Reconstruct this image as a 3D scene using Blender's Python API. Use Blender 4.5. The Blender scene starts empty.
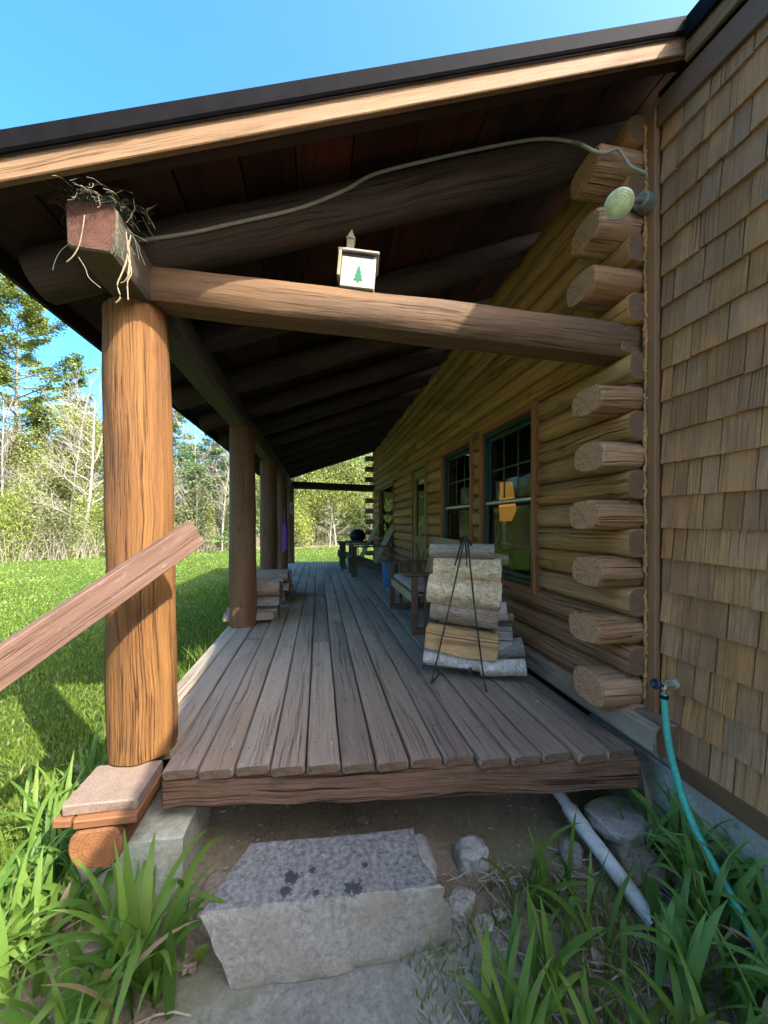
import bpy, math, random
import numpy as np
from mathutils import Vector, Matrix, noise as mnoise

random.seed(7)
scene = bpy.context.scene
C = scene.collection
R = math.radians
TH = math.atan(1 / 6)                     # camera yaw to the right of the porch's long axis (+Y)
EYE = 0.95                                # eye height above the deck (deck top is z = 0)
GZ = -0.45                                # lawn level


# ------------------------------------------------------------------ where things stand
def P(u, v, d):
    """point at distance d in the direction measured on the photograph"""
    lat = (u - 384) / 390 * d
    return Vector((lat * math.cos(TH) + d * math.sin(TH), -lat * math.sin(TH) + d * math.cos(TH), EYE - (v - 523) / 390 * d))


def G(u, v, z=GZ):
    """point on the level z"""
    return P(u, v, (EYE - z) * 390 / (v - 523))


# ------------------------------------------------------------------ materials
def nt(name):
    m = bpy.data.materials.new(name)
    m.use_nodes = True
    t = m.node_tree
    t.nodes.clear()
    out = t.nodes.new('ShaderNodeOutputMaterial')
    b = t.nodes.new('ShaderNodeBsdfPrincipled')
    t.links.new(b.outputs[0], out.inputs[0])
    return m, t, b, out


class NB:
    def __init__(s, t): s.t = t
    def n(s, typ, **kw):
        x = s.t.nodes.new(typ)
        for k, v in kw.items(): setattr(x, k, v)
        return x
    def link(s, a, b): s.t.links.new(a, b)
    def setin(s, sock, v):
        if hasattr(v, 'is_output'): s.link(v, sock)
        else: sock.default_value = v
    def math(s, op, a, b=None, c=None, clamp=False):
        x = s.n('ShaderNodeMath', operation=op, use_clamp=clamp)
        s.setin(x.inputs[0], a)
        if b is not None: s.setin(x.inputs[1], b)
        if c is not None: s.setin(x.inputs[2], c)
        return x.outputs[0]
    def comb(s, x, y, z):
        k = s.n('ShaderNodeCombineXYZ')
        for i, v in enumerate((x, y, z)): s.setin(k.inputs[i], v)
        return k.outputs[0]
    def noise(s, vec, scale=1.0, detail=4.0, rough=0.6, dist=0.0):
        k = s.n('ShaderNodeTexNoise')
        s.link(vec, k.inputs['Vector'])
        k.inputs['Scale'].default_value = scale; k.inputs['Detail'].default_value = detail
        k.inputs['Roughness'].default_value = rough; k.inputs['Distortion'].default_value = dist
        return k.outputs[0]
    def ramp(s, fac, stops):
        k = s.n('ShaderNodeValToRGB')
        s.link(fac, k.inputs[0])
        e = k.color_ramp.elements
        while len(e) > 1: e.remove(e[-1])
        for i, (p, c) in enumerate(stops):
            if i == 0: el = e[0]; el.position = p
            else: el = e.new(p)
            el.color = (c, c, c, 1) if isinstance(c, (int, float)) else (*c, 1)
        return k.outputs[0]
    def mix(s, f, a, b, mode='MIX'):
        k = s.n('ShaderNodeMix', data_type='RGBA', blend_type=mode)
        k.clamp_factor = True
        s.setin(k.inputs[0], f)
        for i, v in ((6, a), (7, b)):
            if isinstance(v, tuple): k.inputs[i].default_value = (*v[:3], 1)
            else: s.setin(k.inputs[i], v)
        return k.outputs[2]
    def bump(s, h, strength, dist):
        k = s.n('ShaderNodeBump')
        k.inputs['Strength'].default_value = strength; k.inputs['Distance'].default_value = dist
        s.link(h, k.inputs['Height'])
        return k.outputs[0]


def sc3(c, f): return tuple(x * f for x in c)


def wood(name, base, dark=0.55, light=1.35, var=0.35, tint=None, tint_amt=0.0, tint_scale=(1.5, 5), crack=1.0,
         gs=(2.5, 55), bump=0.5, rough=0.8, dist=0.004, knots=0.0, ygrad=None, spec=0.25, flake=None):
    """weathered wood: grain along the UV's U (metres), pieces told apart by island"""
    m, t, b, out = nt(name)
    k = NB(t)
    uv = k.n('ShaderNodeUVMap')
    sx = k.n('ShaderNodeSeparateXYZ'); k.link(uv.outputs[0], sx.inputs[0])
    u, v = sx.outputs[0], sx.outputs[1]
    geo = k.n('ShaderNodeNewGeometry')
    r = geo.outputs['Random Per Island']
    r40 = k.math('MULTIPLY', r, 43.0)
    # slow wander of the grain
    wob = k.noise(k.comb(k.math('MULTIPLY', u, 1.6), k.math('MULTIPLY', v, 3.0), r40), 1.0, 2.0)
    vv = k.math('ADD', v, k.math('MULTIPLY', wob, 0.05))
    gA = k.noise(k.comb(k.math('MULTIPLY', u, gs[0]), k.math('MULTIPLY', vv, gs[1]), r40), 1.0, 6.0, 0.65)
    gB = k.noise(k.comb(k.math('MULTIPLY', u, gs[0] * 4), k.math('MULTIPLY', vv, gs[1] * 4.5), r40), 1.0, 3.0, 0.7)
    col = k.ramp(gA, [(0.25, sc3(base, dark)), (0.5, base), (0.75, sc3(base, light))])
    col = k.mix(0.5, col, k.ramp(gB, [(0.3, sc3(base, dark)), (0.7, sc3(base, light))]))
    blotch = k.noise(k.comb(k.math('MULTIPLY', u, tint_scale[0]), k.math('MULTIPLY', v, tint_scale[1]), r40), 1.0, 5.0, 0.65, 0.6)
    if tint is not None:
        col = k.mix(k.ramp(blotch, [(0.42, 0.0), (0.62, tint_amt)]), col, tint)
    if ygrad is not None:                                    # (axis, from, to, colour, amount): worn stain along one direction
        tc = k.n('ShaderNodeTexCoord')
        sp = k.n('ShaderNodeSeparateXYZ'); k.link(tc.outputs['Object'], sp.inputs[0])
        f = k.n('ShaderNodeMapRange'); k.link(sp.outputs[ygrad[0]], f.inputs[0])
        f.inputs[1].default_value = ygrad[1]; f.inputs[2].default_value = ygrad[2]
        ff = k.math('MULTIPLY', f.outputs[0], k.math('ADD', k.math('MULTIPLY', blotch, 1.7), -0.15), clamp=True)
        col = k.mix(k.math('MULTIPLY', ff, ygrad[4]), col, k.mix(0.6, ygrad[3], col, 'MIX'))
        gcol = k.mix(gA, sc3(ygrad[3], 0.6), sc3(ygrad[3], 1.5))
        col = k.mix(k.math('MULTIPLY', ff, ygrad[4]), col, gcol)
    if flake is not None:                                    # pale worn flecks
        fl = k.noise(k.comb(k.math('MULTIPLY', u, 14), k.math('MULTIPLY', v, 60), r40), 1.0, 5.0, 0.8)
        col = k.mix(k.ramp(fl, [(0.6, 0.0), (0.68, flake[1])]), col, flake[0])
    # drying cracks along the grain
    cn = k.noise(k.comb(k.math('MULTIPLY', u, 0.45), k.math('MULTIPLY', vv, 44), r40), 1.0, 4.0, 0.6)
    cm = k.ramp(cn, [(0.488, 0.0), (0.4985, 1.0), (0.5015, 1.0), (0.512, 0.0)])
    gate = k.noise(k.comb(k.math('MULTIPLY', u, 0.8), k.math('MULTIPLY', v, 12), k.math('ADD', r40, 9.0)), 1.0, 2.0)
    cm = k.math('MULTIPLY', cm, k.ramp(gate, [(0.45, 0.0), (0.55, crack)]))
    col = k.mix(k.math('MULTIPLY', cm, 0.75), col, sc3(base, 0.22))
    if knots > 0:
        vo = k.n('ShaderNodeTexVoronoi', feature='F1')
        k.link(k.comb(k.math('MULTIPLY', u, 3.2), k.math('MULTIPLY', v, 6.0), r40), vo.inputs['Vector'])
        vo.inputs['Scale'].default_value = 1.0
        km = k.ramp(vo.outputs['Distance'], [(0.06, knots), (0.16, 0.0)])
        col = k.mix(km, col, sc3(base, 0.3))
    hsv = k.n('ShaderNodeHueSaturation')
    k.link(col, hsv.inputs['Color'])
    k.link(k.math('ADD', 1 - var / 2, k.math('MULTIPLY', r, var)), hsv.inputs['Value'])
    r2 = k.math('FRACT', k.math('MULTIPLY', r, 17.3))
    k.link(k.math('ADD', 1 - var / 5, k.math('MULTIPLY', r2, var * 0.5)), hsv.inputs['Saturation'])
    k.link(hsv.outputs[0], b.inputs['Base Color'])
    h = k.math('ADD', k.math('MULTIPLY', gA, 0.7), k.math('MULTIPLY', gB, 0.3))
    h = k.math('SUBTRACT', h, k.math('MULTIPLY', cm, 0.9))
    k.link(k.bump(h, bump, dist), b.inputs['Normal'])
    b.inputs['Roughness'].default_value = rough
    b.inputs['Specular IOR Level'].default_value = spec
    return m


def endgrain(name, base, ring=95.0, crack=1.0):
    m, t, b, out = nt(name)
    k = NB(t)
    uv = k.n('ShaderNodeUVMap')
    n1 = k.noise(uv.outputs[0], 14.0, 3.0)
    ln = k.n('ShaderNodeVectorMath', operation='LENGTH')
    k.link(uv.outputs[0], ln.inputs[0])
    d = k.math('ADD', ln.outputs['Value'], k.math('MULTIPLY', n1, 0.025))
    w = k.math('SINE', k.math('MULTIPLY', d, ring * 6.283))
    sx = k.n('ShaderNodeSeparateXYZ'); k.link(uv.outputs[0], sx.inputs[0])
    ang = k.math('ARCTAN2', sx.outputs[1], sx.outputs[0])
    rad = k.noise(k.comb(k.math('MULTIPLY', ang, 1.6), k.math('MULTIPLY', ln.outputs['Value'], 5.0), 0.0), 1.0, 4.0)
    ck = k.ramp(rad, [(0.485, 0.0), (0.497, crack), (0.503, crack), (0.515, 0.0)])
    bl = k.noise(uv.outputs[0], 22.0, 5.0, 0.7)
    col = k.mix(k.math('MULTIPLY', k.math('ADD', w, 1.0), 0.22), base, sc3(base, 0.5))
    col = k.mix(k.ramp(bl, [(0.4, 0.0), (0.7, 0.5)]), col, sc3(base, 0.5))
    col = k.mix(k.math('MULTIPLY', ck, 0.85), col, sc3(base, 0.12))
    k.link(col, b.inputs['Base Color'])
    k.link(k.bump(k.math('SUBTRACT', k.math('MULTIPLY', w, 0.1), ck), 0.4, 0.004), b.inputs['Normal'])
    b.inputs['Roughness'].default_value = 0.85
    b.inputs['Specular IOR Level'].default_value = 0.2
    return m


def plain(name, col, rough=0.5, metal=0.0, var=0.12, scale=30.0, bump=0.15, spec=0.4, dirt=None):
    m, t, b, out = nt(name)
    k = NB(t)
    tc = k.n('ShaderNodeTexCoord')
    n1 = k.noise(tc.outputs['Object'], scale, 5.0, 0.65)
    c = k.ramp(n1, [(0.3, sc3(col, 1 - var)), (0.7, sc3(col, 1 + var))])
    if dirt:
        n2 = k.noise(tc.outputs['Object'], scale * 0.35, 5.0, 0.7)
        c = k.mix(k.ramp(n2, [(0.48, 0.0), (0.62, dirt[1])]), c, dirt[0])
    k.link(c, b.inputs['Base Color'])
    k.link(k.bump(n1, bump, 0.002), b.inputs['Normal'])
    b.inputs['Roughness'].default_value = rough
    b.inputs['Metallic'].default_value = metal
    b.inputs['Specular IOR Level'].default_value = spec
    return m


def stone(name, base, spots=None, moss=None, scale=9.0, bump=0.7, top=None):
    m, t, b, out = nt(name)
    k = NB(t)
    tc = k.n('ShaderNodeTexCoord')
    o = tc.outputs['Object']
    n1 = k.noise(o, scale, 8.0, 0.7)
    n2 = k.noise(o, scale * 9, 5.0, 0.75)
    n3 = k.noise(o, scale * 0.35, 3.0, 0.6, 0.5)
    c = k.ramp(n1, [(0.28, sc3(base, 0.6)), (0.5, base), (0.72, sc3(base, 1.35))])
    c = k.mix(0.55, c, k.ramp(n2, [(0.35, sc3(base, 0.45)), (0.65, sc3(base, 1.5))]))
    if moss: c = k.mix(k.ramp(n3, [(0.45, 0.0), (0.65, moss[1])]), c, moss[0])
    if top:                                                   # lichen-dark weathered upper face
        ge = k.n('ShaderNodeNewGeometry'); sn = k.n('ShaderNodeSeparateXYZ'); k.link(ge.outputs['True Normal'], sn.inputs[0])
        tm = k.ramp(k.math('ADD', sn.outputs[2], k.math('MULTIPLY', k.math('SUBTRACT', n1, 0.5), 0.8)), [(0.6, 0.0), (0.8, 0.85)])
        c = k.mix(tm, c, k.ramp(n2, [(0.35, sc3(top, 0.45)), (0.65, sc3(top, 1.6))]))
    if spots:
        for (px, py, pz, rad) in spots[0]:
            ds = k.n('ShaderNodeVectorMath', operation='DISTANCE')
            k.link(o, ds.inputs[0]); ds.inputs[1].default_value = (px, py, pz)
            f = k.math('ADD', k.math('DIVIDE', ds.outputs['Value'], rad), k.math('MULTIPLY', k.math('SUBTRACT', k.noise(o, 38.0, 5.0, 0.8), 0.5), 3.2))
            c = k.mix(k.ramp(f, [(0.75, 0.92), (0.95, 0.0)]), c, spots[1])
    k.link(c, b.inputs['Base Color'])
    h = k.math('ADD', k.math('MULTIPLY', n1, 0.7), k.math('MULTIPLY', n2, 0.3))
    k.link(k.bump(h, bump, 0.012), b.inputs['Normal'])
    b.inputs['Roughness'].default_value = 0.85
    b.inputs['Specular IOR Level'].default_value = 0.25
    return m


def leafmat(name, stops, trans=0.35, rough=0.45, spec=0.35, vein=False):
    m, t, b, out = nt(name)
    k = NB(t)
    at = k.n('ShaderNodeAttribute', attribute_name='rnd')
    col = k.ramp(at.outputs['Fac'], stops)
    k.link(col, b.inputs['Base Color'])
    b.inputs['Roughness'].default_value = rough
    b.inputs['Specular IOR Level'].default_value = spec
    tr = k.n('ShaderNodeBsdfTranslucent')
    k.link(k.mix(1.0, col, (1.25, 1.15, 0.55), 'MULTIPLY'), tr.inputs[0])
    mx = k.n('ShaderNodeMixShader')
    mx.inputs[0].default_value = trans
    k.link(b.outputs[0], mx.inputs[1]); k.link(tr.outputs[0], mx.inputs[2])
    k.link(mx.outputs[0], out.inputs[0])
    return m


def bark(name, base, scale=9.0, fleck=None, bump=0.8, stretch=0.35):
    """bark on a log: U along, V round; furrows or birch flecks"""
    m, t, b, out = nt(name)
    k = NB(t)
    uv = k.n('ShaderNodeUVMap')
    geo = k.n('ShaderNodeNewGeometry')
    sx = k.n('ShaderNodeSeparateXYZ'); k.link(uv.outputs[0], sx.inputs[0])
    vec = k.comb(k.math('MULTIPLY', sx.outputs[0], scale * stretch), k.math('MULTIPLY', sx.outputs[1], scale), k.math('MULTIPLY', geo.outputs['Random Per Island'], 31.0))
    n1 = k.noise(vec, 2.0, 8.0, 0.75, 0.4)
    n2 = k.noise(vec, 7.0, 5.0, 0.8)
    c = k.ramp(n1, [(0.27, sc3(base, 0.25)), (0.42, base), (0.7, sc3(base, 1.4))])
    c = k.mix(0.5, c, k.ramp(n2, [(0.4, sc3(base, 0.12)), (0.5, sc3(base, 1.3))]))
    if fleck: c = k.mix(k.ramp(n1, [(0.5, 0.0), (0.62, fleck[1])]), c, fleck[0])
    k.link(c, b.inputs['Base Color'])
    k.link(k.bump(k.math('ADD', n1, k.math('MULTIPLY', n2, 0.5)), bump, 0.012), b.inputs['Normal'])
    b.inputs['Roughness'].default_value = 0.9
    b.inputs['Specular IOR Level'].default_value = 0.15
    return m


M = {}
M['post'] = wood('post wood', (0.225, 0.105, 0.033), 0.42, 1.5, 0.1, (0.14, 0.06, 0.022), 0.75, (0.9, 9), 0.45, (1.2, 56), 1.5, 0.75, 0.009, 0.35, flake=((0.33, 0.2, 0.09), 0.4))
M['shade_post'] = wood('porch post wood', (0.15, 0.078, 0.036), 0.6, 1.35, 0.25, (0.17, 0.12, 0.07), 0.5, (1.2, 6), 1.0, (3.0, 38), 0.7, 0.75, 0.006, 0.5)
M['post_end'] = endgrain('post end grain', (0.36, 0.2, 0.1))
M['beam'] = wood('tie log wood', (0.18, 0.104, 0.054), 0.55, 1.4, 0.2, (0.101, 0.072, 0.0504), 0.6, (1.0, 5), 1.0, (2.0, 36), 1.0, 0.8, 0.006, 0.3)
M['plate'] = wood('hewn plate wood', (0.105, 0.082, 0.055), 0.6, 1.35, 0.1, (0.08, 0.075, 0.055), 0.5, (1.0, 5), 0.8, (2.0, 40), 0.7, 0.85, 0.005)
M['plate_end'] = endgrain('red plate end', (0.11, 0.052, 0.036), 95, 0.5)
M['rafter'] = wood('dark rafter wood', (0.052, 0.036, 0.028), 0.4, 1.8, 0.3, (0.09, 0.062, 0.045), 0.6, (1.0, 5), 0.8, (1.6, 36), 1.0, 0.8, 0.008)
M['ceiling'] = wood('dark sheathing boards', (0.026, 0.016, 0.014), 0.4, 2.0, 0.9, (0.1, 0.038, 0.022), 0.8, (1.1, 5), 0.8, (2.0, 26), 0.5, 0.75, 0.004, 0.8)
M['fascia'] = wood('weathered fascia', (0.2, 0.115, 0.056), 0.5, 1.4, 0.12, (0.26, 0.17, 0.095), 0.7, (1.0, 9), 0.8, (1.4, 50), 0.9, 0.75, 0.004, 0.5, flake=((0.33, 0.25, 0.17), 0.4))
M['barge'] = wood('stained barge rafter', (0.035, 0.02, 0.014), 0.6, 1.4, 0.1)
M['deck'] = wood('worn deck boards', (0.29, 0.258, 0.198), 0.45, 1.5, 0.4, (0.42, 0.385, 0.31), 0.65, (1.2, 7), 0.8, (1.6, 64), 1.2, 0.72, 0.005, 0.3,
                 ygrad=(1, 3.4, 1.3, (0.2, 0.115, 0.078), 0.8), flake=((0.55, 0.51, 0.42), 0.55))
M['deck_end'] = endgrain('deck board end grain', (0.2, 0.13, 0.085))
M['redbeam'] = wood('rotten red beam', (0.215, 0.118, 0.07), 0.35, 1.6, 0.1, (0.13, 0.075, 0.052), 0.7, (1.5, 9), 1.0, (2.0, 34), 1.5, 0.85, 0.012, flake=((0.36, 0.26, 0.18), 0.6))
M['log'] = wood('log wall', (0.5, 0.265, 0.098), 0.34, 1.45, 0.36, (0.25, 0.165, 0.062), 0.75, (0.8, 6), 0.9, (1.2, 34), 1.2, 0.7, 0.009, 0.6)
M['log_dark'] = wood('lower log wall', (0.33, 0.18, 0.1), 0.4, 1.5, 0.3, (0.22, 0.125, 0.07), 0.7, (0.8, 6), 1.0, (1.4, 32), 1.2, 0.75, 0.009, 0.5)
M['log_end'] = endgrain('log end', (0.56, 0.31, 0.17), 62.0, 0.8)
M['log_cut'] = endgrain('dark sawn log end', (0.24, 0.145, 0.09), 70.0, 0.3)
M['corner'] = wood('weathered corner log', (0.55, 0.325, 0.175), 0.36, 1.45, 0.3, (0.3, 0.165, 0.088), 0.7, (1.2, 7), 0.9, (1.8, 38), 1.5, 0.85, 0.01, 0.3, flake=((0.6, 0.5, 0.38), 0.45))
M['sill'] = wood('sill log', (0.26, 0.19, 0.13), 0.55, 1.35, 0.1, (0.36, 0.32, 0.26), 0.8, (1.0, 5), 1.0, (2.5, 34), 0.9, 0.85, 0.006)
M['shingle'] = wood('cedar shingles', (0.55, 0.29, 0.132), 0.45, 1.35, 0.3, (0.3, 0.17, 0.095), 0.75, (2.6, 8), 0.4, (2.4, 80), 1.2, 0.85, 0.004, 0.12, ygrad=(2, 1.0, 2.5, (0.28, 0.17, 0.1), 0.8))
M['trim'] = wood('corner trim board', (0.34, 0.18, 0.085), 0.8, 1.2, 0.05, (0.2, 0.11, 0.055), 0.5, (1.0, 5), 0.2, (1.5, 60), 0.3, 0.6, 0.002)
M['darktrim'] = wood('dark rake trim', (0.17, 0.1, 0.062), 0.7, 1.25, 0.05, None, 0, (1, 5), 0.2, (1.5, 60), 0.3, 0.7, 0.002)
M['skirt'] = wood('skirt board', (0.19, 0.1, 0.05), 0.75, 1.25, 0.05, (0.16, 0.085, 0.045), 0.5, (1.0, 5), 0.3, (1.5, 60), 0.4, 0.7, 0.002)
M['foam'] = plain('sealing foam', (0.45, 0.235, 0.085), 0.85, 0, 0.4, 60, 0.6)
M['rail'] = wood('stained hand rail', (0.165, 0.095, 0.066), 0.5, 1.4, 0.08, (0.125, 0.066, 0.045), 0.7, (1.6, 9), 0.7, (2.0, 60), 0.8, 0.75, 0.004, 0.5, flake=((0.34, 0.28, 0.24), 0.5))
M['cap'] = stone('pinkish cap plank', (0.242, 0.176, 0.132), None, None, 20.0, 0.5)
M['capwood'] = wood('split plank under cap', (0.216, 0.096, 0.042), 0.6, 1.3, 0.2)
M['girder_end'] = endgrain('girder end grain', (0.29, 0.12, 0.048), 75, 0.45)
M['girder'] = wood('girder', (0.21, 0.091, 0.042), 0.6, 1.3, 0.1)
M['green'] = plain('green window paint', (0.016, 0.05, 0.038), 0.4, 0, 0.15, 25, 0.05, 0.4)
M['casing'] = wood('orange window casing', (0.31, 0.125, 0.045), 0.8, 1.2, 0.06, None, 0, (1, 5), 0.2, (1.5, 60), 0.3, 0.6, 0.002)
M['doorwood'] = wood('door wood', (0.25, 0.185, 0.07), 0.8, 1.2, 0.1, None, 0, (1, 5), 0.2, (1.5, 60), 0.3, 0.6, 0.002)
M['black'] = plain('black iron', (0.012, 0.012, 0.013), 0.45, 0.3, 0.3, 40, 0.2)
M['iron'] = plain('grey wrought iron', (0.045, 0.05, 0.052), 0.5, 0.5, 0.3, 40, 0.2)
M['blackmetal'] = plain('black metal roofing', (0.006, 0.0055, 0.006), 0.7, 0.0, 0.3, 20, 0.1, 0.05)
M['concrete'] = stone('concrete', (0.52, 0.49, 0.43), None, ((0.33, 0.31, 0.25), 0.6), 7.0, 0.35)
M['pierstone'] = stone('pale pier block', (0.42, 0.43, 0.35), None, ((0.44, 0.39, 0.24), 0.55), 4.5, 0.5)
M['slab'] = stone('flat grey stone', (0.25, 0.235, 0.195), None, ((0.15, 0.155, 0.075), 0.8), 5.0, 1.0)
M['rock'] = stone('field stone', (0.38, 0.35, 0.3), None, ((0.28, 0.26, 0.17), 0.6), 8.0, 0.7)
M['rock_b'] = stone('brown field stone', (0.28, 0.22, 0.16), None, ((0.18, 0.18, 0.09), 0.5), 6.0, 0.7)
M['soil'] = stone('bare soil', (0.25, 0.19, 0.13), None, ((0.2, 0.19, 0.085), 0.6), 5.0, 1.0)
M['bounce_gravel'] = stone('pale gravel', (0.55, 0.5, 0.41), None, None, 14.0, 0.6)  # for the unseen added ground, kept pale to bounce more light
M['birch'] = bark('birch bark', (0.6, 0.48, 0.29), 9.0, ((0.88, 0.79, 0.58), 0.9), 1.0, 1.0)
M['paper'] = bark('grey white birch bark', (0.45, 0.43, 0.38), 9.0, ((0.72, 0.72, 0.68), 0.8), 0.6, 2.0)
M['bark'] = bark('brown grey bark', (0.32, 0.25, 0.18), 14.0, ((0.42, 0.36, 0.28), 0.5), 1.0, 0.3)
M['barkgrey'] = bark('grey bark', (0.28, 0.265, 0.23), 14.0, ((0.45, 0.43, 0.39), 0.6), 1.0, 0.3)
M['split'] = wood('yellow split wood', (0.66, 0.45, 0.19), 0.4, 1.25, 0.1, (0.42, 0.22, 0.12), 0.5, (2, 9), 0.8, (3.0, 45), 1.3, 0.85, 0.012)
M['splitgrey'] = wood('grey split wood', (0.4, 0.39, 0.36), 0.6, 1.25, 0.1, None, 0, (2, 9), 0.8, (3.0, 45), 1.2, 0.85, 0.01)
M['cutend'] = endgrain('firewood cut end', (0.55, 0.45, 0.31), 90)
M['cutgrey'] = endgrain('weathered firewood end', (0.25, 0.23, 0.2), 90)
M['chairwood'] = wood('dark mission chair wood', (0.15, 0.09, 0.055), 0.7, 1.3, 0.2)
M['slatwood'] = wood('pale back slat wood', (0.42, 0.33, 0.17), 0.75, 1.25, 0.3)
M['seatwood'] = wood('worn seat edge wood', (0.36, 0.27, 0.15), 0.7, 1.3, 0.2)
M['adir'] = wood('green weathered chair wood', (0.11, 0.112, 0.07), 0.7, 1.3, 0.3)
M['adir_lit'] = wood('lit green chair back', (0.27, 0.28, 0.16), 0.75, 1.25, 0.3)  # paler copy of the chair wood: light on the backs put into colour
M['cushion'] = plain('grey cushion cloth', (0.4, 0.37, 0.31), 0.95, 0, 0.15, 60, 0.4, 0.1)
M['blue'] = plain('blue bin plastic', (0.04, 0.16, 0.3), 0.45, 0, 0.15, 8, 0.1)
M['bluelid'] = plain('dark blue lid', (0.02, 0.07, 0.14), 0.45, 0, 0.15, 8, 0.1)
M['white'] = plain('chalky white paint', (0.4, 0.385, 0.32), 0.7, 0, 0.1, 25, 0.2, 0.3, ((0.3, 0.28, 0.22), 0.5))
M['cream'] = plain('cream side paint', (0.27, 0.24, 0.15), 0.75, 0, 0.15, 25, 0.2, 0.3)
M['rooflet'] = plain('pinkish white roof board', (0.36, 0.29, 0.26), 0.7, 0, 0.12, 25, 0.2, 0.3)
M['tree_paint'] = plain('teal tree paint', (0.02, 0.15, 0.085), 0.7, 0, 0.15, 60, 0.1)
M['hole'] = plain('dark gap', (0.01, 0.009, 0.008), 0.9)
M['pvc'] = plain('white pvc', (0.7, 0.71, 0.68), 0.4, 0, 0.1, 12, 0.1, 0.4, ((0.42, 0.4, 0.32), 0.7))
M['hose'] = plain('teal hose', (0.06, 0.4, 0.31), 0.45, 0, 0.25, 70, 0.3, 0.4)
M['brass'] = plain('tarnished brass', (0.5, 0.46, 0.36), 0.4, 0.6, 0.3, 60, 0.2)
M['handle'] = plain('dark blue tap handle', (0.015, 0.03, 0.07), 0.35, 0, 0.2, 40, 0.1)
M['lampglass'] = plain('yellowed flood lamp lens', (0.52, 0.55, 0.24), 0.25, 0, 0.25, 35, 0.25, 0.5)
M['lamprim'] = plain('silver lamp rim', (0.55, 0.57, 0.45), 0.35, 0.3, 0.15, 35, 0.2)
M['box'] = plain('grey green junction box', (0.22, 0.24, 0.2), 0.6, 0.2, 0.3, 30, 0.2)
M['cable'] = plain('pale grey cable', (0.3, 0.285, 0.23), 0.7, 0, 0.15, 30, 0.1)
M['straw'] = plain('dry straw', (0.26, 0.2, 0.125), 0.9, 0, 0.35, 9, 0.1)
M['darkstraw'] = plain('grey twigs and moss', (0.075, 0.08, 0.055), 0.9, 0, 0.4, 9, 0.1)
M['purple'] = plain('purple rope', (0.3, 0.09, 0.42), 0.8, 0, 0.2, 60, 0.3)
M['room'] = plain('room walls', (0.4, 0.33, 0.22), 0.8)
M['treebark'] = bark('pale grey tree bark', (0.27, 0.25, 0.21), 5.0, None, 0.5)
M['pinebark'] = bark('grey brown pine bark', (0.2, 0.17, 0.14), 5.0, None, 0.5)
M['twig'] = plain('bare grey twig', (0.25, 0.22, 0.17), 0.9, 0, 0.15, 3, 0.05, 0.1)
M['litter'] = plain('dry leaf', (0.33, 0.26, 0.2), 0.85, 0, 0.35, 40, 0.3, 0.2)
M['pine'] = leafmat('pine needles', [(0.0, (0.0564, 0.0887, 0.0202)), (0.5, (0.137, 0.186, 0.0363)), (1.0, (0.242, 0.274, 0.0645))], 0.3)
M['spruce'] = leafmat('spruce needles', [(0.0, (0.034, 0.0638, 0.0255)), (0.5, (0.0722, 0.123, 0.0382)), (1.0, (0.136, 0.195, 0.0553))], 0.2)
M['spring'] = leafmat('young spring leaves', [(0.0, (0.117, 0.159, 0.0335)), (0.5, (0.235, 0.285, 0.0628)), (1.0, (0.369, 0.402, 0.126))], 0.45)
M['olive'] = leafmat('olive bushes', [(0.0, (0.0725, 0.0806, 0.0322)), (0.5, (0.153, 0.169, 0.0645)), (1.0, (0.274, 0.274, 0.129))], 0.35)
M['grass'] = leafmat('lawn grass', [(0.0, (0.055, 0.1, 0.014)), (0.5, (0.135, 0.21, 0.027)), (0.9, (0.22, 0.28, 0.05)), (1.0, (0.36, 0.32, 0.15))], 0.4, 0.55)
M['lily'] = leafmat('daylily leaves', [(0.0, (0.06, 0.135, 0.024)), (0.5, (0.115, 0.225, 0.036)), (0.95, (0.21, 0.32, 0.06)), (0.97, (0.3, 0.23, 0.12)), (1.0, (0.36, 0.28, 0.16))], 0.45, 0.5, 0.3)
M['lilyblue'] = leafmat('daylily leaves lightened for shade', [(0.0, (0.1, 0.21, 0.055)), (0.5, (0.17, 0.34, 0.085)), (0.95, (0.29, 0.46, 0.14)), (0.97, (0.4, 0.31, 0.17)), (1.0, (0.46, 0.37, 0.22))], 0.45, 0.5, 0.3)  # leaf colour lightened to make up for the wing's shade
M['weed'] = leafmat('small weeds', [(0.0, (0.11, 0.17, 0.04)), (0.5, (0.19, 0.3, 0.07)), (1.0, (0.34, 0.36, 0.14))], 0.35)


def glass_mat(name='window glass', ior=1.6):
    m, t, b, out = nt(name)
    k = NB(t)
    t.nodes.remove(b)
    tr = k.n('ShaderNodeBsdfTransparent'); tr.inputs[0].default_value = (0.72, 0.78, 0.72, 1)
    gl = k.n('ShaderNodeBsdfGlossy'); gl.inputs['Roughness'].default_value = 0.015
    fr = k.n('ShaderNodeFresnel'); fr.inputs['IOR'].default_value = ior
    mx = k.n('ShaderNodeMixShader')
    geo = k.n('ShaderNodeNewGeometry')
    k.link(k.math('MULTIPLY', fr.outputs[0], k.math('SUBTRACT', 1.0, geo.outputs['Backfacing'])), mx.inputs[0]); k.link(tr.outputs[0], mx.inputs[1]); k.link(gl.outputs[0], mx.inputs[2])
    k.link(mx.outputs[0], out.inputs[0])
    return m


M['glass'] = glass_mat()
M['mirrorglass'] = glass_mat('doubled door glass', 2.6)


def emit(name, col, s):
    m, t, b, out = nt(name)
    b.inputs['Base Color'].default_value = (*col, 1)
    b.inputs['Emission Color'].default_value = (*col, 1)
    b.inputs['Emission Strength'].default_value = s
    return m


M['shade'] = emit('lit amber lamp shade', (0.9, 0.36, 0.06), 0.08)


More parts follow.
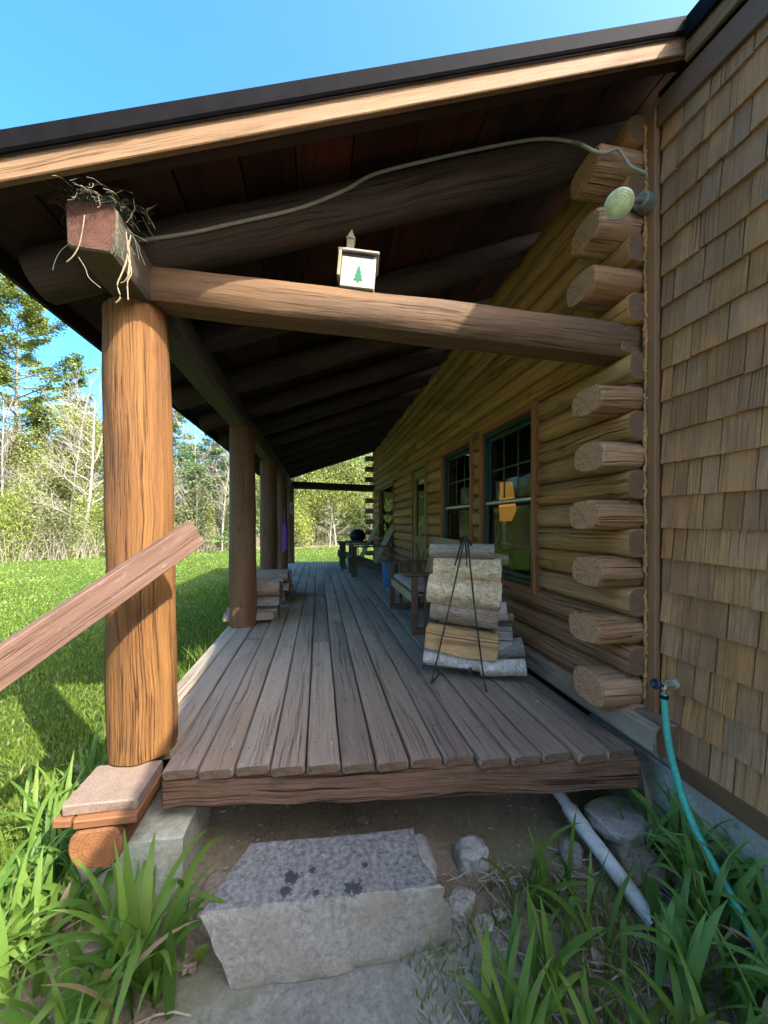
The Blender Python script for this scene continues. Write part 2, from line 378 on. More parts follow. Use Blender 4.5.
# ------------------------------------------------------------------ mesh building
class MB:
    def __init__(s): s.v, s.f, s.uv, s.m = [], [], [], []

    def add(s, vs, fs, uvs, m=0):
        o = len(s.v)
        s.v += [tuple(p) for p in vs]
        for i, f in enumerate(fs):
            s.f.append([o + j for j in f]); s.uv.append(uvs[i]); s.m.append(m)

    def sweep(s, path, prof, m=0, capm=None, up=(0, 0, 1), scale=None, nz=0.0, nf=6.0, end=0.0, closed=True, caps=True, seed=None, lean=0.0):
        """profile (side, up) polygon swept along a path; UV: U along, V round, both in metres"""
        path = [Vector(p) for p in path]
        up = Vector(up)
        off = random.uniform(0, 40) if seed is None else seed
        n = len(prof)
        if end > 0:                                          # rounded ends: extra rings
            a, b = path[0], path[-1]
            d0 = (path[1] - a).normalized(); d1 = (path[-2] - b).normalized()
            path = [a, a + d0 * end] + path[1:-1] + [b + d1 * end, b]
        L = len(path)
        cum = [0.0]
        for i in range(1, L): cum.append(cum[-1] + (path[i] - path[i - 1]).length)
        tot = max(cum[-1], 1e-6)
        size = max(max(abs(p[0]), abs(p[1])) for p in prof)
        per = [0.0]
        for i in range(n):
            a, b = prof[i], prof[(i + 1) % n]
            per.append(per[-1] + math.hypot(a[0] - b[0], a[1] - b[1]))
        rings = []
        for i, p in enumerate(path):
            t = path[min(i + 1, L - 1)] - path[max(i - 1, 0)]
            t.normalize()
            side = t.cross(up)
            if side.length < 1e-5: side = Vector((1, 0, 0))
            side.normalize()
            u2 = side.cross(t)
            k = 1.0 if scale is None else scale(cum[i] / tot)
            if end > 0 and i in (0, L - 1): k *= max(0.0, 1 - end / size)
            ring = []
            for (a, b) in prof:
                q = p + side * (a * k) + u2 * (b * k)
                if nz > 0:
                    nn = mnoise.noise(Vector((cum[i] * nf * 0.35 + off, a * nf * 2.2 + off * 0.7, b * nf * 2.2)))
                    nn += 0.5 * mnoise.noise(Vector((cum[i] * nf + off, a * nf * 5 + off * 0.7, b * nf * 5)))
                    q += (side * a + u2 * b) * (nz / size) * nn
                ring.append(q)
            rings.append(ring)
        o = len(s.v)
        for r_ in rings: s.v += [tuple(q) for q in r_]
        rng = range(n) if closed else range(n - 1)
        for i in range(L - 1):
            for j in rng:
                j2 = (j + 1) % n
                s.f.append([o + i * n + j, o + i * n + j2, o + (i + 1) * n + j2, o + (i + 1) * n + j])
                s.uv.append([(cum[i] + off, per[j]), (cum[i] + off, per[j + 1]), (cum[i + 1] + off, per[j + 1]), (cum[i + 1] + off, per[j])])
                s.m.append(m)
        if caps and closed:
            cm = m if capm is None else capm
            for i, rev in ((0, False), (L - 1, True)):
                idx = [o + i * n + j for j in range(n)]
                uvs = [tuple(p) for p in prof]
                if not rev: idx = idx[::-1]; uvs = uvs[::-1]
                s.f.append(idx); s.uv.append(uvs); s.m.append(cm)

    def box(s, c, size, m=0, axis=0, rz=0.0, bev=0.004, capm=None, mat=None, nz=0.0, segs=1):
        """bevelled box, grain along axis (0 x, 1 y, 2 z)"""
        hs = [x / 2 for x in size]
        rot = Matrix.Rotation(rz, 3, 'Z') if mat is None else mat
        c = Vector(c)
        ax = Vector([1.0 if i == axis else 0.0 for i in range(3)])
        upv = Vector((0, 0, 1)) if axis != 2 else Vector((0, 1, 0))
        sd = ax.cross(upv)
        w = abs(sd.dot(Vector(hs))); h = abs(upv.dot(Vector(hs)))
        b = min(bev, w * 0.45, h * 0.45)
        pts = [c + rot @ (ax * hs[axis] * (-1 + 2 * i / segs)) for i in range(segs + 1)]
        s.sweep(pts, rect(w, h, b), m, capm, rot @ upv, None, nz, 6.0, min(b, hs[axis] * 0.4))

    def tube(s, path, r, m=0, n=8, taper=None, nz=0.0, capm=None, up=(0, 0, 1)):
        s.sweep(path, circ(r, n), m, capm, up, taper, nz)

    def lathe(s, prof, c, m=0, n=24, axis=None):
        """(r, z) profile turned about an axis"""
        c = Vector(c)
        q = Vector((0, 0, 1)).rotation_difference(Vector(axis)) if axis is not None else None
        vs, fs, uvs = [], [], []
        for (r, z) in prof:
            for j in range(n):
                a = 2 * math.pi * j / n
                p = Vector((r * math.cos(a), r * math.sin(a), z))
                if q: p = q @ p
                vs.append(c + p)
        for i in range(len(prof) - 1):
            for j in range(n):
                j2 = (j + 1) % n
                fs.append([i * n + j, i * n + j2, (i + 1) * n + j2, (i + 1) * n + j])
                uvs.append([(i * .05, j * .05), (i * .05, j * .05 + .05), (i * .05 + .05, j * .05 + .05), (i * .05 + .05, j * .05)])
        s.add(vs, fs, uvs, m)

    def build(s, name, mats, parent=None, angle=35, smooth=True):
        me = bpy.data.meshes.new(name)
        me.from_pydata(s.v, [], s.f)
        uvl = me.uv_layers.new(name='UVMap')
        flat = [c for f in s.uv for p in f for c in p]
        uvl.data.foreach_set('uv', flat)
        if not isinstance(mats, (list, tuple)): mats = [mats]
        for m in mats: me.materials.append(M[m] if isinstance(m, str) else m)
        me.polygons.foreach_set('material_index', s.m)
        if smooth:
            me.polygons.foreach_set('use_smooth', [True] * len(me.polygons))
            me.set_sharp_from_angle(angle=R(angle))
        me.validate()
        o = bpy.data.objects.new(name, me)
        C.objects.link(o)
        if parent is not None:
            o.parent = parent
            o.matrix_parent_inverse = parent_world(parent).inverted()
        return o


def parent_world(p):
    m = p.matrix_basis.copy()
    q = p
    while q.parent is not None:
        m = q.parent.matrix_basis @ q.matrix_parent_inverse @ m
        q = q.parent
    return m


def rect(w, h, b=0.004):
    return [(-w + b, -h), (w - b, -h), (w, -h + b), (w, h - b), (w - b, h), (-w + b, h), (-w, h - b), (-w, -h + b)]


def circ(r, n=16): return [(r * math.cos(2 * math.pi * i / n), r * math.sin(2 * math.pi * i / n)) for i in range(n)]


def line(a, b, n):
    a, b = Vector(a), Vector(b)
    return [a.lerp(b, i / n) for i in range(n + 1)]


def smooth_path(pts, n=6):
    pts = [Vector(p) for p in pts]
    out = []
    for i in range(len(pts) - 1):
        p0 = pts[max(i - 1, 0)]; p1 = pts[i]; p2 = pts[i + 1]; p3 = pts[min(i + 2, len(pts) - 1)]
        for j in range(n):
            t = j / n
            out.append(0.5 * ((2 * p1) + (p2 - p0) * t + (2 * p0 - 5 * p1 + 4 * p2 - p3) * t * t + (3 * p1 - p0 - 3 * p2 + p3) * t ** 3))
    out.append(pts[-1])
    return out


def thing(name, label, cat, loc=(0, 0, 0), rz=0.0, group=None):
    o = bpy.data.objects.new(name, None)
    o.empty_display_size = 0.1
    C.objects.link(o)
    o.location = loc; o.rotation_euler = (0, 0, rz)
    return tag(o, label, cat, group)


def tag(o, label, cat, group=None, kind=None):
    if label: o['label'] = label
    if cat: o['category'] = cat
    if group: o['group'] = group
    if kind: o['kind'] = kind
    return o


def struct(o):
    o['kind'] = 'structure'
    return o


def quads(name, V, mats, rnd=None, parent=None, midx=None, smooth=False, k=4):
    """mesh of n separate k-gons from V (n, k, 3) with a per-face random attribute"""
    V = np.asarray(V, dtype=np.float32)
    n = V.shape[0]
    me = bpy.data.meshes.new(name)
    me.vertices.add(n * k)
    me.vertices.foreach_set('co', V.reshape(-1))
    me.loops.add(n * k)
    me.loops.foreach_set('vertex_index', np.arange(n * k, dtype=np.int32))
    me.polygons.add(n)
    me.polygons.foreach_set('loop_start', np.arange(0, n * k, k, dtype=np.int32))
    for m in (mats if isinstance(mats, (list, tuple)) else [mats]): me.materials.append(M[m])
    if midx is not None: me.polygons.foreach_set('material_index', np.asarray(midx, dtype=np.int32))
    at = me.attributes.new('rnd', 'FLOAT', 'FACE')
    at.data.foreach_set('value', np.asarray(rnd if rnd is not None else np.random.rand(n), dtype=np.float32))
    me.update(calc_edges=True)
    if smooth: me.polygons.foreach_set('use_smooth', [True] * n)
    o = bpy.data.objects.new(name, me)
    C.objects.link(o)
    if parent is not None:
        o.parent = parent
        o.matrix_parent_inverse = parent_world(parent).inverted()
    return o


def strips(name, S, mats, rnd, parent=None, midx=None):
    """S: (n, seg+1, w, 3) ribbons; one connected strip each"""
    S = np.asarray(S, dtype=np.float32)
    n, L, w, _ = S.shape
    me = bpy.data.meshes.new(name)
    me.vertices.add(n * L * w)
    me.vertices.foreach_set('co', S.reshape(-1))
    base = (np.arange(n) * L * w)[:, None, None]
    i = np.arange(L - 1)[None, :, None] * w
    j = np.arange(w - 1)[None, None, :]
    a = base + i + j
    f = np.stack([a, a + 1, a + 1 + w, a + w], -1).reshape(-1, 4)
    nf = f.shape[0]
    me.loops.add(nf * 4)
    me.loops.foreach_set('vertex_index', f.reshape(-1).astype(np.int32))
    me.polygons.add(nf)
    me.polygons.foreach_set('loop_start', np.arange(0, nf * 4, 4, dtype=np.int32))
    for m in (mats if isinstance(mats, (list, tuple)) else [mats]): me.materials.append(M[m])
    at = me.attributes.new('rnd', 'FLOAT', 'FACE')
    at.data.foreach_set('value', np.repeat(np.asarray(rnd, dtype=np.float32), (L - 1) * (w - 1)))
    me.update(calc_edges=True)
    me.polygons.foreach_set('use_smooth', [True] * nf)
    o = bpy.data.objects.new(name, me)
    C.objects.link(o)
    if parent is not None:
        o.parent = parent
        o.matrix_parent_inverse = parent_world(parent).inverted()
    return o


# ------------------------------------------------------------------ ground
rs = np.random.RandomState(3)


def lawn_z(x, y):
    return GZ + 0.03 * np.sin(x * 0.5 + 1) * np.cos(y * 0.4) * np.clip((-x - 1.4) / 3, 0, 1)


def ground():
    xs = np.concatenate([np.linspace(-160, -20, 15), np.linspace(-18, 6, 70), np.linspace(8, 120, 12)])
    ys = np.concatenate([np.linspace(-60, -4, 8), np.linspace(-3, 26, 90), np.linspace(28, 260, 16)])
    X, Y = np.meshgrid(xs, ys, indexing='ij')
    Z = lawn_z(X, Y)
    V = np.stack([X, Y, Z], -1).reshape(-1, 3)
    nx, ny = len(xs), len(ys)
    F = [(i * ny + j, (i + 1) * ny + j, (i + 1) * ny + j + 1, i * ny + j + 1) for i in range(nx - 1) for j in range(ny - 1)]
    me = bpy.data.meshes.new('ground')
    me.from_pydata(V.tolist(), [], F)
    m, t, b, out = nt('lawn ground')
    k = NB(t)
    tc = k.n('ShaderNodeTexCoord')
    n1 = k.noise(tc.outputs['Object'], 1.3, 6.0, 0.7)
    n2 = k.noise(tc.outputs['Object'], 28.0, 5.0, 0.8)
    c = k.ramp(n1, [(0.3, (0.05, 0.1, 0.02)), (0.55, (0.07, 0.12, 0.022)), (0.75, (0.12, 0.13, 0.045))])
    c = k.mix(0.5, c, k.ramp(n2, [(0.35, (0.03, 0.06, 0.014)), (0.65, (0.1, 0.15, 0.035))]))
    # dead leaves and bare earth beyond the mown edge
    sp = k.n('ShaderNodeSeparateXYZ'); k.link(tc.outputs['Object'], sp.inputs[0])
    d = k.math('ADD', k.math('MULTIPLY', sp.outputs[0], -0.33), sp.outputs[1])
    d = k.math('ADD', d, k.math('MULTIPLY', n1, 1.5))
    mr = k.n('ShaderNodeMapRange'); k.link(d, mr.inputs[0]); mr.inputs[1].default_value = 22.3; mr.inputs[2].default_value = 24.0
    c = k.mix(mr.outputs[0], c, k.ramp(n2, [(0.3, (0.1, 0.075, 0.045)), (0.65, (0.3, 0.24, 0.15))]))
    k.link(c, b.inputs['Base Color'])
    b.inputs['Roughness'].default_value = 0.95
    b.inputs['Specular IOR Level'].default_value = 0.1
    k.link(k.bump(n2, 0.8, 0.03), b.inputs['Normal'])
    me.materials.append(m)
    me.polygons.foreach_set('use_smooth', [True] * len(me.polygons))
    o = bpy.data.objects.new('ground', me); C.objects.link(o)
    struct(o)


ground()


def soil():
    xs = np.linspace(-1.0, 1.52, 90); ys = np.linspace(-0.6, 9.9, 150)
    V = []
    for x in xs:
        for y in ys:
            e = min((x + 1.0) * 3, 1.0)
            h = 0.006 + 0.03 * e * (mnoise.noise(Vector((x * 3, y * 3, 0))) + 0.5 * mnoise.noise(Vector((x * 9, y * 9, 3))))
            h += 0.1 * max(0, min(1, (y - 1.7) / 0.9)) * e                # the bank under the porch
            h += 0.035 * max(0, min(1, (x - 0.75) / 0.6)) * max(0, min(1, (y - 0.6) / 0.8))
            V.append((x + 0.03 * math.sin(y * 7), y, GZ + max(h, 0.004)))
    ny = len(ys)
    F = [(i * ny + j, (i + 1) * ny + j, (i + 1) * ny + j + 1, i * ny + j + 1) for i in range(len(xs) - 1) for j in range(ny - 1)]
    me = bpy.data.meshes.new('soil'); me.from_pydata(V, [], F); me.materials.append(M['soil'])
    me.polygons.foreach_set('use_smooth', [True] * len(me.polygons))
    o = bpy.data.objects.new('soil', me); C.objects.link(o); struct(o)


soil()


def bounce_ground():
    mb = MB()
    pts = [(-7.5, -16), (7.0, -16), (6.8, -3.6), (1.1, -2.9), (-0.2, -1.9), (-2.0, -1.7), (-4.6, -2.6), (-7.2, -5)]
    mb.add([(x, y, GZ + 0.03) for x, y in pts], [list(range(len(pts)))], [[(x, y) for x, y in pts]], 0)
    struct(mb.build('added_bounce_gravel', ['bounce_gravel']))  # pale ground added behind the camera to bounce sunlight into the porch


bounce_ground()


def soil_h(x, y):
    e = min((x + 1.0) * 3, 1.0)
    h = 0.006 + 0.03 * e * (mnoise.noise(Vector((x * 3, y * 3, 0))) + 0.5 * mnoise.noise(Vector((x * 9, y * 9, 3))))
    h += 0.1 * max(0, min(1, (y - 1.7) / 0.9)) * e
    h += 0.035 * max(0, min(1, (x - 0.75) / 0.6)) * max(0, min(1, (y - 0.6) / 0.8))
    return GZ + max(h, 0.004)


# ------------------------------------------------------------------ porch
SL = 0.357                                  # roof slope (rise per run)
RZ0 = 2.395                                  # underside of the sheathing at x = 0
def roof_z(x): return RZ0 + SL * x
EAVE = -1.17
WALLX = 1.33                                # outer face of the log wall
YB = 1.31                                   # front face of the porch roof's barge board
YEND = 9.75
porch = thing('porch', 'covered log porch with worn plank deck, round posts and dark sloping ceiling', 'porch', (0.3, 5.5, 0))


def deck():
    mb = MB()
    # front edge runs slightly skew
    def fy(x): return 1.614 + (x + 0.597) * (1.428 - 1.614) / 1.913
    edges = [-0.835, -0.72, -0.597]
    w = 1.913 / 14
    for i in range(1, 15): edges.append(-0.597 + w * i)
    for i in range(len(edges) - 1):
        x0, x1 = edges[i] + 0.0035, edges[i + 1] - 0.0035
        xm = (x0 + x1) / 2
        ystart = fy(xm) + random.uniform(-0.013, 0.016) if i >= 2 else 1.745
        ys = [ystart]
        y = ystart + random.uniform(1.6, 3.6)
        while y < YEND - 0.6:
            ys.append(y); y += random.uniform(2.3, 3.8)
        ys.append(YEND + random.uniform(-0.02, 0.02))
        for a, b in zip(ys[:-1], ys[1:]):
            dz = random.uniform(-0.003, 0.003)
            rot = random.uniform(-0.012, 0.012)
            pa = Vector((xm, a + 0.002, -0.019 + dz)); pb = Vector((xm, b - 0.002, -0.019 + dz + random.uniform(-.002, .002)))
            n = max(3, int((b - a) / 0.12))
            hw = (x1 - x0) / 2
            prof = [(-hw + .006, -.019), (hw - .006, -.019), (hw, -.012), (hw, .011), (hw - .004, .017), (hw - .012, .019), (hw * .4, .0195), (-hw * .4, .0195), (-hw + .012, .019), (-hw + .004, .017), (-hw, .011), (-hw, -.012)]
            mb.sweep(line(pa, pb, n), prof, 0, 1, (math.sin(rot), 0, math.cos(rot)), None, 0.0022, 5.0, 0.009)
    for i in range(len(edges) - 1):
        xm = (edges[i] + edges[i + 1]) / 2
        for yj in [1.72 + 0.405 * q for q in range(12)]:
            if i < 2 and yj < 2.1: continue
            for sx_ in (-0.036, 0.036):
                mb.lathe([(0.0042, 0.0012), (0.0, 0.0014)], (xm + sx_ + random.uniform(-.006, .006), yj + random.uniform(-.008, .008), 0.0008), 2, 7)
    mb.build('deck_boards', ['deck', 'deck_end', 'black'], porch)
    # rotten front beam under the board ends
    mb = MB()
    a = Vector((-0.60, fy(-0.6) + 0.09, -0.108)); b = Vector((1.335, fy(1.335) + 0.075, -0.106))
    mb.sweep(line(a, b, 40), rect(0.07, 0.068, 0.016), 0, 0, (0, 0, 1), None, 0.013, 9.0, 0.01)
    mb.build('front_beam', ['redbeam'], porch)
    mb = MB()
    for x in (0.0, 0.65):
        mb.sweep(line((x, 1.75, -0.12), (x, YEND, -0.12), 6), rect(0.05, 0.07), 0)
    mb.sweep(line((-0.79, 1.95, -0.11), (-0.79, YEND, -0.11), 10), rect(0.04, 0.065), 0)
    mb.build('joists', ['redbeam'], porch)


deck()

# round posts along the lawn side
POSTY = [1.79, 3.80, 5.70, 7.55, 9.55]
for i, y in enumerate(POSTY):
    mb = MB()
    r = 0.126 if i == 0 else 0.118
    x = -0.752 if i == 0 else -0.70
    zb = 0.0 if i else -0.004
    top = 1.84
    path = [Vector((x - 0.004 + (0.028 * (1 - k / 26)) * (1 if i == 0 else 0.2), y, zb + (top - zb) * k / 26)) for k in range(27)]
    mb.sweep(path, circ(r, 40), 0, 1, (0, 1, 0), (lambda t: 1.03 - 0.08 * t), 0.009, 7.0, 0.008)
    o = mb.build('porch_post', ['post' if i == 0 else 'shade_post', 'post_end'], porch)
    if i == 0: o['label'] = 'thick sunlit orange brown corner post at the front of the porch'

mb = MB()
prof = [(-.07, -.08), (.055, -.08), (.078, -.055), (.078, .06), (.06, .08), (-.065, .08), (-.078, .065), (-.078, -.07)]
mb.sweep(line((-0.725, 1.40, 1.912), (-0.715, YEND + 0.2, 1.905), 44), prof, 0, 1, (0, 0, 1), None, 0.008, 4.0, 0.006)
mb.build('top_plate', ['plate', 'plate_end'], porch)

# tie logs across the porch: the front one, and the one at the far end
mb = MB()
tprof = [(0.092 * math.cos(a) * (1 if abs(math.cos(a)) < .9 else .97), max(0.094 * math.sin(a), -0.072)) for a in [2 * math.pi * i / 28 for i in range(28)]]
mb.sweep(line((-0.66, 1.735, 1.905), (1.425, 1.62, 1.775), 34), tprof, 0, 1, (0, 0, 1), (lambda t: 0.95 + 0.1 * t), 0.007, 5.0, 0.008)
o = mb.build('tie_beam', ['beam', 'log_end'], porch)
o['label'] = 'front tie log with a sunlit patch, carrying the birdhouse'
mb = MB()
mb.sweep(line((-0.66, 9.62, 1.865), (1.36, 9.62, 1.81), 14), circ(0.088, 16), 0, 1, (0, 0, 1), None, 0.008, 5.0, 0.008)
mb.build('tie_beam', ['rafter', 'log_end'], porch)

# round rafters
RAFY = [1.72 + 0.752 * i for i in range(11)]
for i, y in enumerate(RAFY):
    mb = MB()
    x0, x1 = -1.1 + (0.02 if i == 0 else random.uniform(-.02, .02)), 1.62
    r = 0.098 if i == 0 else random.uniform(0.085, 0.097)
    dz = r / math.cos(math.atan(SL)) + 0.006
    dy = random.uniform(-0.03, 0.03)
    mb.sweep(line((x0, y - dy, roof_z(x0) - dz), (x1, y + dy, roof_z(x1) - dz), 26), circ(r, 20), 0, 1, (0, 1, 0), (lambda t: 0.96 + 0.08 * t), 0.008, 4.0, 0.01)
    mb.build('rafter', ['rafter', 'rafter'], porch)

# wide dark sheathing boards and black metal above
mb = MB()
x = EAVE
while x < 1.66:
    w = random.uniform(0.2, 0.3)
    x1 = min(x + w, 1.68)
    xm = (x + x1) / 2
    hw = (x1 - x) / 2 / math.cos(math.atan(SL)) - 0.003
    up = Vector((-SL, 0, 1)).normalized()
    c = Vector((xm, 0, roof_z(xm))) + up * 0.012
    ys = [YB + 0.075, random.uniform(2.4, 5.0), random.uniform(6, 8), YEND + 0.5]
    for a, b in zip(ys[:-1], ys[1:]):
        mb.sweep([Vector((c.x, a + .002, c.z)), Vector((c.x, b - .002, c.z))], rect(hw, 0.0115, 0.003), 0, 0, up)
    x = x1
mb.build('roof_boards', ['ceiling'], porch)

# barge: dark rafter behind, weathered fascia in front, black metal edge above
def slope_board(x0, x1, y0, y1, zo0, zo1, mat, name, parent, segs=20, nz=0.0):
    """board following the roof slope: offsets zo0..zo1 from the sheathing's underside"""
    mb = MB()
    zc = (zo0 + zo1) / 2
    mb.sweep(line((x0, (y0 + y1) / 2, roof_z(x0) + zc), (x1, (y0 + y1) / 2, roof_z(x1) + zc), segs), rect((y1 - y0) / 2, (zo1 - zo0) / 2 * math.cos(math.atan(SL)), 0.003), 0, 0, (-SL, 0, 1), None, nz, 5.0, 0.003)
    return mb.build(name, [mat], parent)


XK = 1.425                                   # where the porch barge meets the wing's rake
slope_board(EAVE + 0.01, XK + 0.05, YB + 0.027, YB + 0.074, -0.11, 0.024, 'barge', 'barge_rafter', porch)
slope_board(EAVE, XK, YB, YB + 0.025, -0.115, -0.04, 'fascia', 'barge_fascia', porch, 26, 0.0015)
mb = MB()
for (y0, y1, a, b) in ((YB - 0.022, YB - 0.0025, -0.05, 0.016), ):
    mb.sweep(line((EAVE - 0.03, (y0 + y1) / 2, roof_z(EAVE - 0.03) + (a + b) / 2), (XK + 0.012, (y0 + y1) / 2, roof_z(XK + 0.012) + (a + b) / 2), 12), rect((y1 - y0) / 2, (b - a) / 2 * 0.95, 0.006), 0, 0, (-SL, 0, 1))
mb.build('metal_edge', ['blackmetal', 'black'], porch)
mb = MB()
up = Vector((-SL, 0, 1)).normalized()
xr0, xr1 = EAVE - 0.04, 1.70
pc = [Vector((xr0, 0, roof_z(xr0))) + up * 0.0295, Vector((xr1, 0, roof_z(xr1))) + up * 0.0295]
yc = (YB + 0.03 + YEND + 0.55) / 2
mb.sweep([Vector((p.x, yc, p.z)) for p in pc], rect((YEND + 0.55 - YB - 0.03) / 2, 0.005, 0.002), 0, 0, up)
for i in range(24):                          # standing ribs
    y = YB + 0.1 + i * 0.4
    if y > YEND + 0.5: break
    mb.sweep([Vector((p.x, y, p.z)) + up * 0.0115 for p in pc], rect(0.012, 0.006, 0.003), 0, 0, up)
mb.build('metal_roof', ['blackmetal'], porch)
mb = MB()
mb.sweep(line((EAVE - 0.013, YB + 0.03, roof_z(EAVE) - 0.03), (EAVE - 0.013, YEND + 0.5, roof_z(EAVE) - 0.03), 12), rect(0.011, 0.05, 0.003), 0)
mb.build('eave_fascia', ['barge'], porch)

# girder log end under the corner post, with a plank cap
mb = MB()
gp = [(0.084 * math.cos(a), max(min(0.085 * math.sin(a), 0.06), -0.072)) for a in [2 * math.pi * i / 26 for i in range(26)]]
A = P(97, 842, 1.29); A.z = -0.118
A = Vector((-0.742, 1.455, -0.145))
mb.sweep(line(A, (-0.75, 3.9, -0.14), 24), gp, 0, 1, (0, 0, 1), None, 0.006, 6.0, 0.006)
mb.build('girder_log', ['girder', 'girder_end'], porch)
mb = MB()
# two-layer plank cap in front of the post (rounded outer corner)
mb.sweep(line((-0.858, 1.59, -0.025), (-0.622, 1.59, -0.025), 10), rect(0.115, 0.02, 0.005), 0, 0, (0, 0, 1), None, 0.005, 9.0, 0.005)
mb.build('cap_plank', ['cap'], porch)
mb = MB()
mb.sweep(line((-0.872, 1.58, -0.0605), (-0.815, 1.575, -0.0605), 6), rect(0.112, 0.0135, 0.004), 0, 0, (0, 0, 1), None, 0.003, 7.0, 0.004)
mb.sweep(line((-0.812, 1.57, -0.061), (-0.615, 1.57, -0.061), 6), rect(0.116, 0.0145, 0.004), 0, 0, (0, 0, 1), None, 0.003, 7.0, 0.004)
mb.build('under_plank', ['capwood'], porch)

# ------------------------------------------------------------------ log cabin
cabin = thing('log_cabin', 'log cabin wall of stacked olive brown logs with windows, behind the porch', 'house', (4.5, 5.6, GZ))
PITCH = 0.13
OPEN = {'window_a': (2.28, 3.05, 0.54, 1.672), 'window_b': (3.30, 4.09, 0.54, 1.672), 'door': (4.77, 5.50, 0.0, 1.69), 'window_c': (6.95, 8.6, 0.62, 1.69)}
CORN_Y0, CORN_Y1 = 1.505, 9.75


def log_wall():
    mb = MB()
    prof0 = []
    for i in range(13):
        s = -1 + 2 * i / 12
        prof0.append((s, 0.04 * (1 - abs(s) ** 3.2) ** 0.7))
    for k in range(22):
        zc = 0.08 + PITCH * k
        if zc > 2.78: break
        spans = [(CORN_Y0 if k % 2 == 0 else CORN_Y0 + 0.03, CORN_Y1)]
        for (a, b, z0, z1) in OPEN.values():
            if z0 - 0.05 < zc < z1 + 0.04:
                ns = []
                for (p, q) in spans:
                    if b < p or a > q: ns.append((p, q)); continue
                    if a - 0.045 > p: ns.append((p, a - 0.045))
                    if b + 0.045 < q: ns.append((b + 0.045, q))
                spans = ns
        fin = []
        for (p, q) in spans:                           # butt joints
            while q - p > 3.6:
                j = p + random.uniform(1.6, 3.2)
                fin.append((p, j - 0.002)); p = j + 0.002
            fin.append((p, q))
        for (p, q) in fin:
            hh = PITCH / 2 - 0.001
            bul = random.uniform(0.9, 1.1)
            prof = [(-(0.032) - b * bul, s * hh) for (s, b) in prof0] + [(0.11, hh), (0.11, -hh)]
            # sweep along +Y with up z: side = t x up = (1,0,0) so +side is +X
            n = max(2, int((q - p) / 0.11))
            xo = WALLX + 0.072 + random.uniform(-0.004, 0.004)
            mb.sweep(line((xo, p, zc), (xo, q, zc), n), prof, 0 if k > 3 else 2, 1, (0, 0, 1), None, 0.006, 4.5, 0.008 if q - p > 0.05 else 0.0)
    return mb.build('log_wall', ['log', 'log_cut', 'log_dark'], cabin)


log_wall()

# sill log runs out past the corner
mb = MB()
mb.sweep(line((1.405, 1.365, 0.066), (1.405, 2.4, 0.066), 14), rect(0.078, 0.066, 0.022), 0, 1, (0, 0, 1), None, 0.006, 5.0, 0.008)
mb.build('sill_log', ['sill', 'log_cut'], cabin)


def corner_log(y, z, x0, hw, hh, m='corner'):
    mb = MB()
    n = 22
    prof = []
    for i in range(n):
        a = 2 * math.pi * i / n
        ca, sa = math.cos(a), math.sin(a)
        e = 0.72
        prof.append((hw * 1.03 * math.copysign(abs(ca) ** e, ca), hh * math.copysign(abs(sa) ** e, sa)))
    x1 = 1.425
    mb.sweep(line((x0, y, z), (x1, y, z), 8), prof, 0, 1, (0, 0, 1), None, 0.009, 7.0, 0.01, seed=random.uniform(0, 50))
    return mb.build('corner_log', [m, 'log_end'], cabin)


for k in range(10):
    if k == 6: continue
    z = 0.205 + 0.26 * k
    corner_log(1.615 + random.uniform(-.008, .008), z + random.uniform(-.006, .006), (1.215 if k < 6 else 1.19) + random.uniform(-.022, .022), 0.105 + random.uniform(-.006, .004), (0.068 if k else 0.077) + random.uniform(-.004, .002))
for k in range(10):
    if k == 6: continue
    corner_log(9.62, 0.205 + 0.26 * k, 1.13, 0.08, 0.062)


def frame_yz(mb, y0, y1, z0, z1, w, x0, x1, m=0, bev=0.004):
    """a rectangular frame standing in the wall plane"""
    xc, dx = (x0 + x1) / 2, (x1 - x0)
    mb.box((xc, y0 + w / 2, (z0 + z1) / 2), (dx, w, z1 - z0), m, 2, 0, bev)
    mb.box((xc, y1 - w / 2, (z0 + z1) / 2), (dx, w, z1 - z0), m, 2, 0, bev)
    mb.box((xc, (y0 + y1) / 2, z1 - w / 2), (dx, y1 - y0 - 2 * w - 0.002, w), m, 1, 0, bev)
    mb.box((xc, (y0 + y1) / 2, z0 + w / 2), (dx, y1 - y0 - 2 * w - 0.002, w), m, 1, 0, bev)


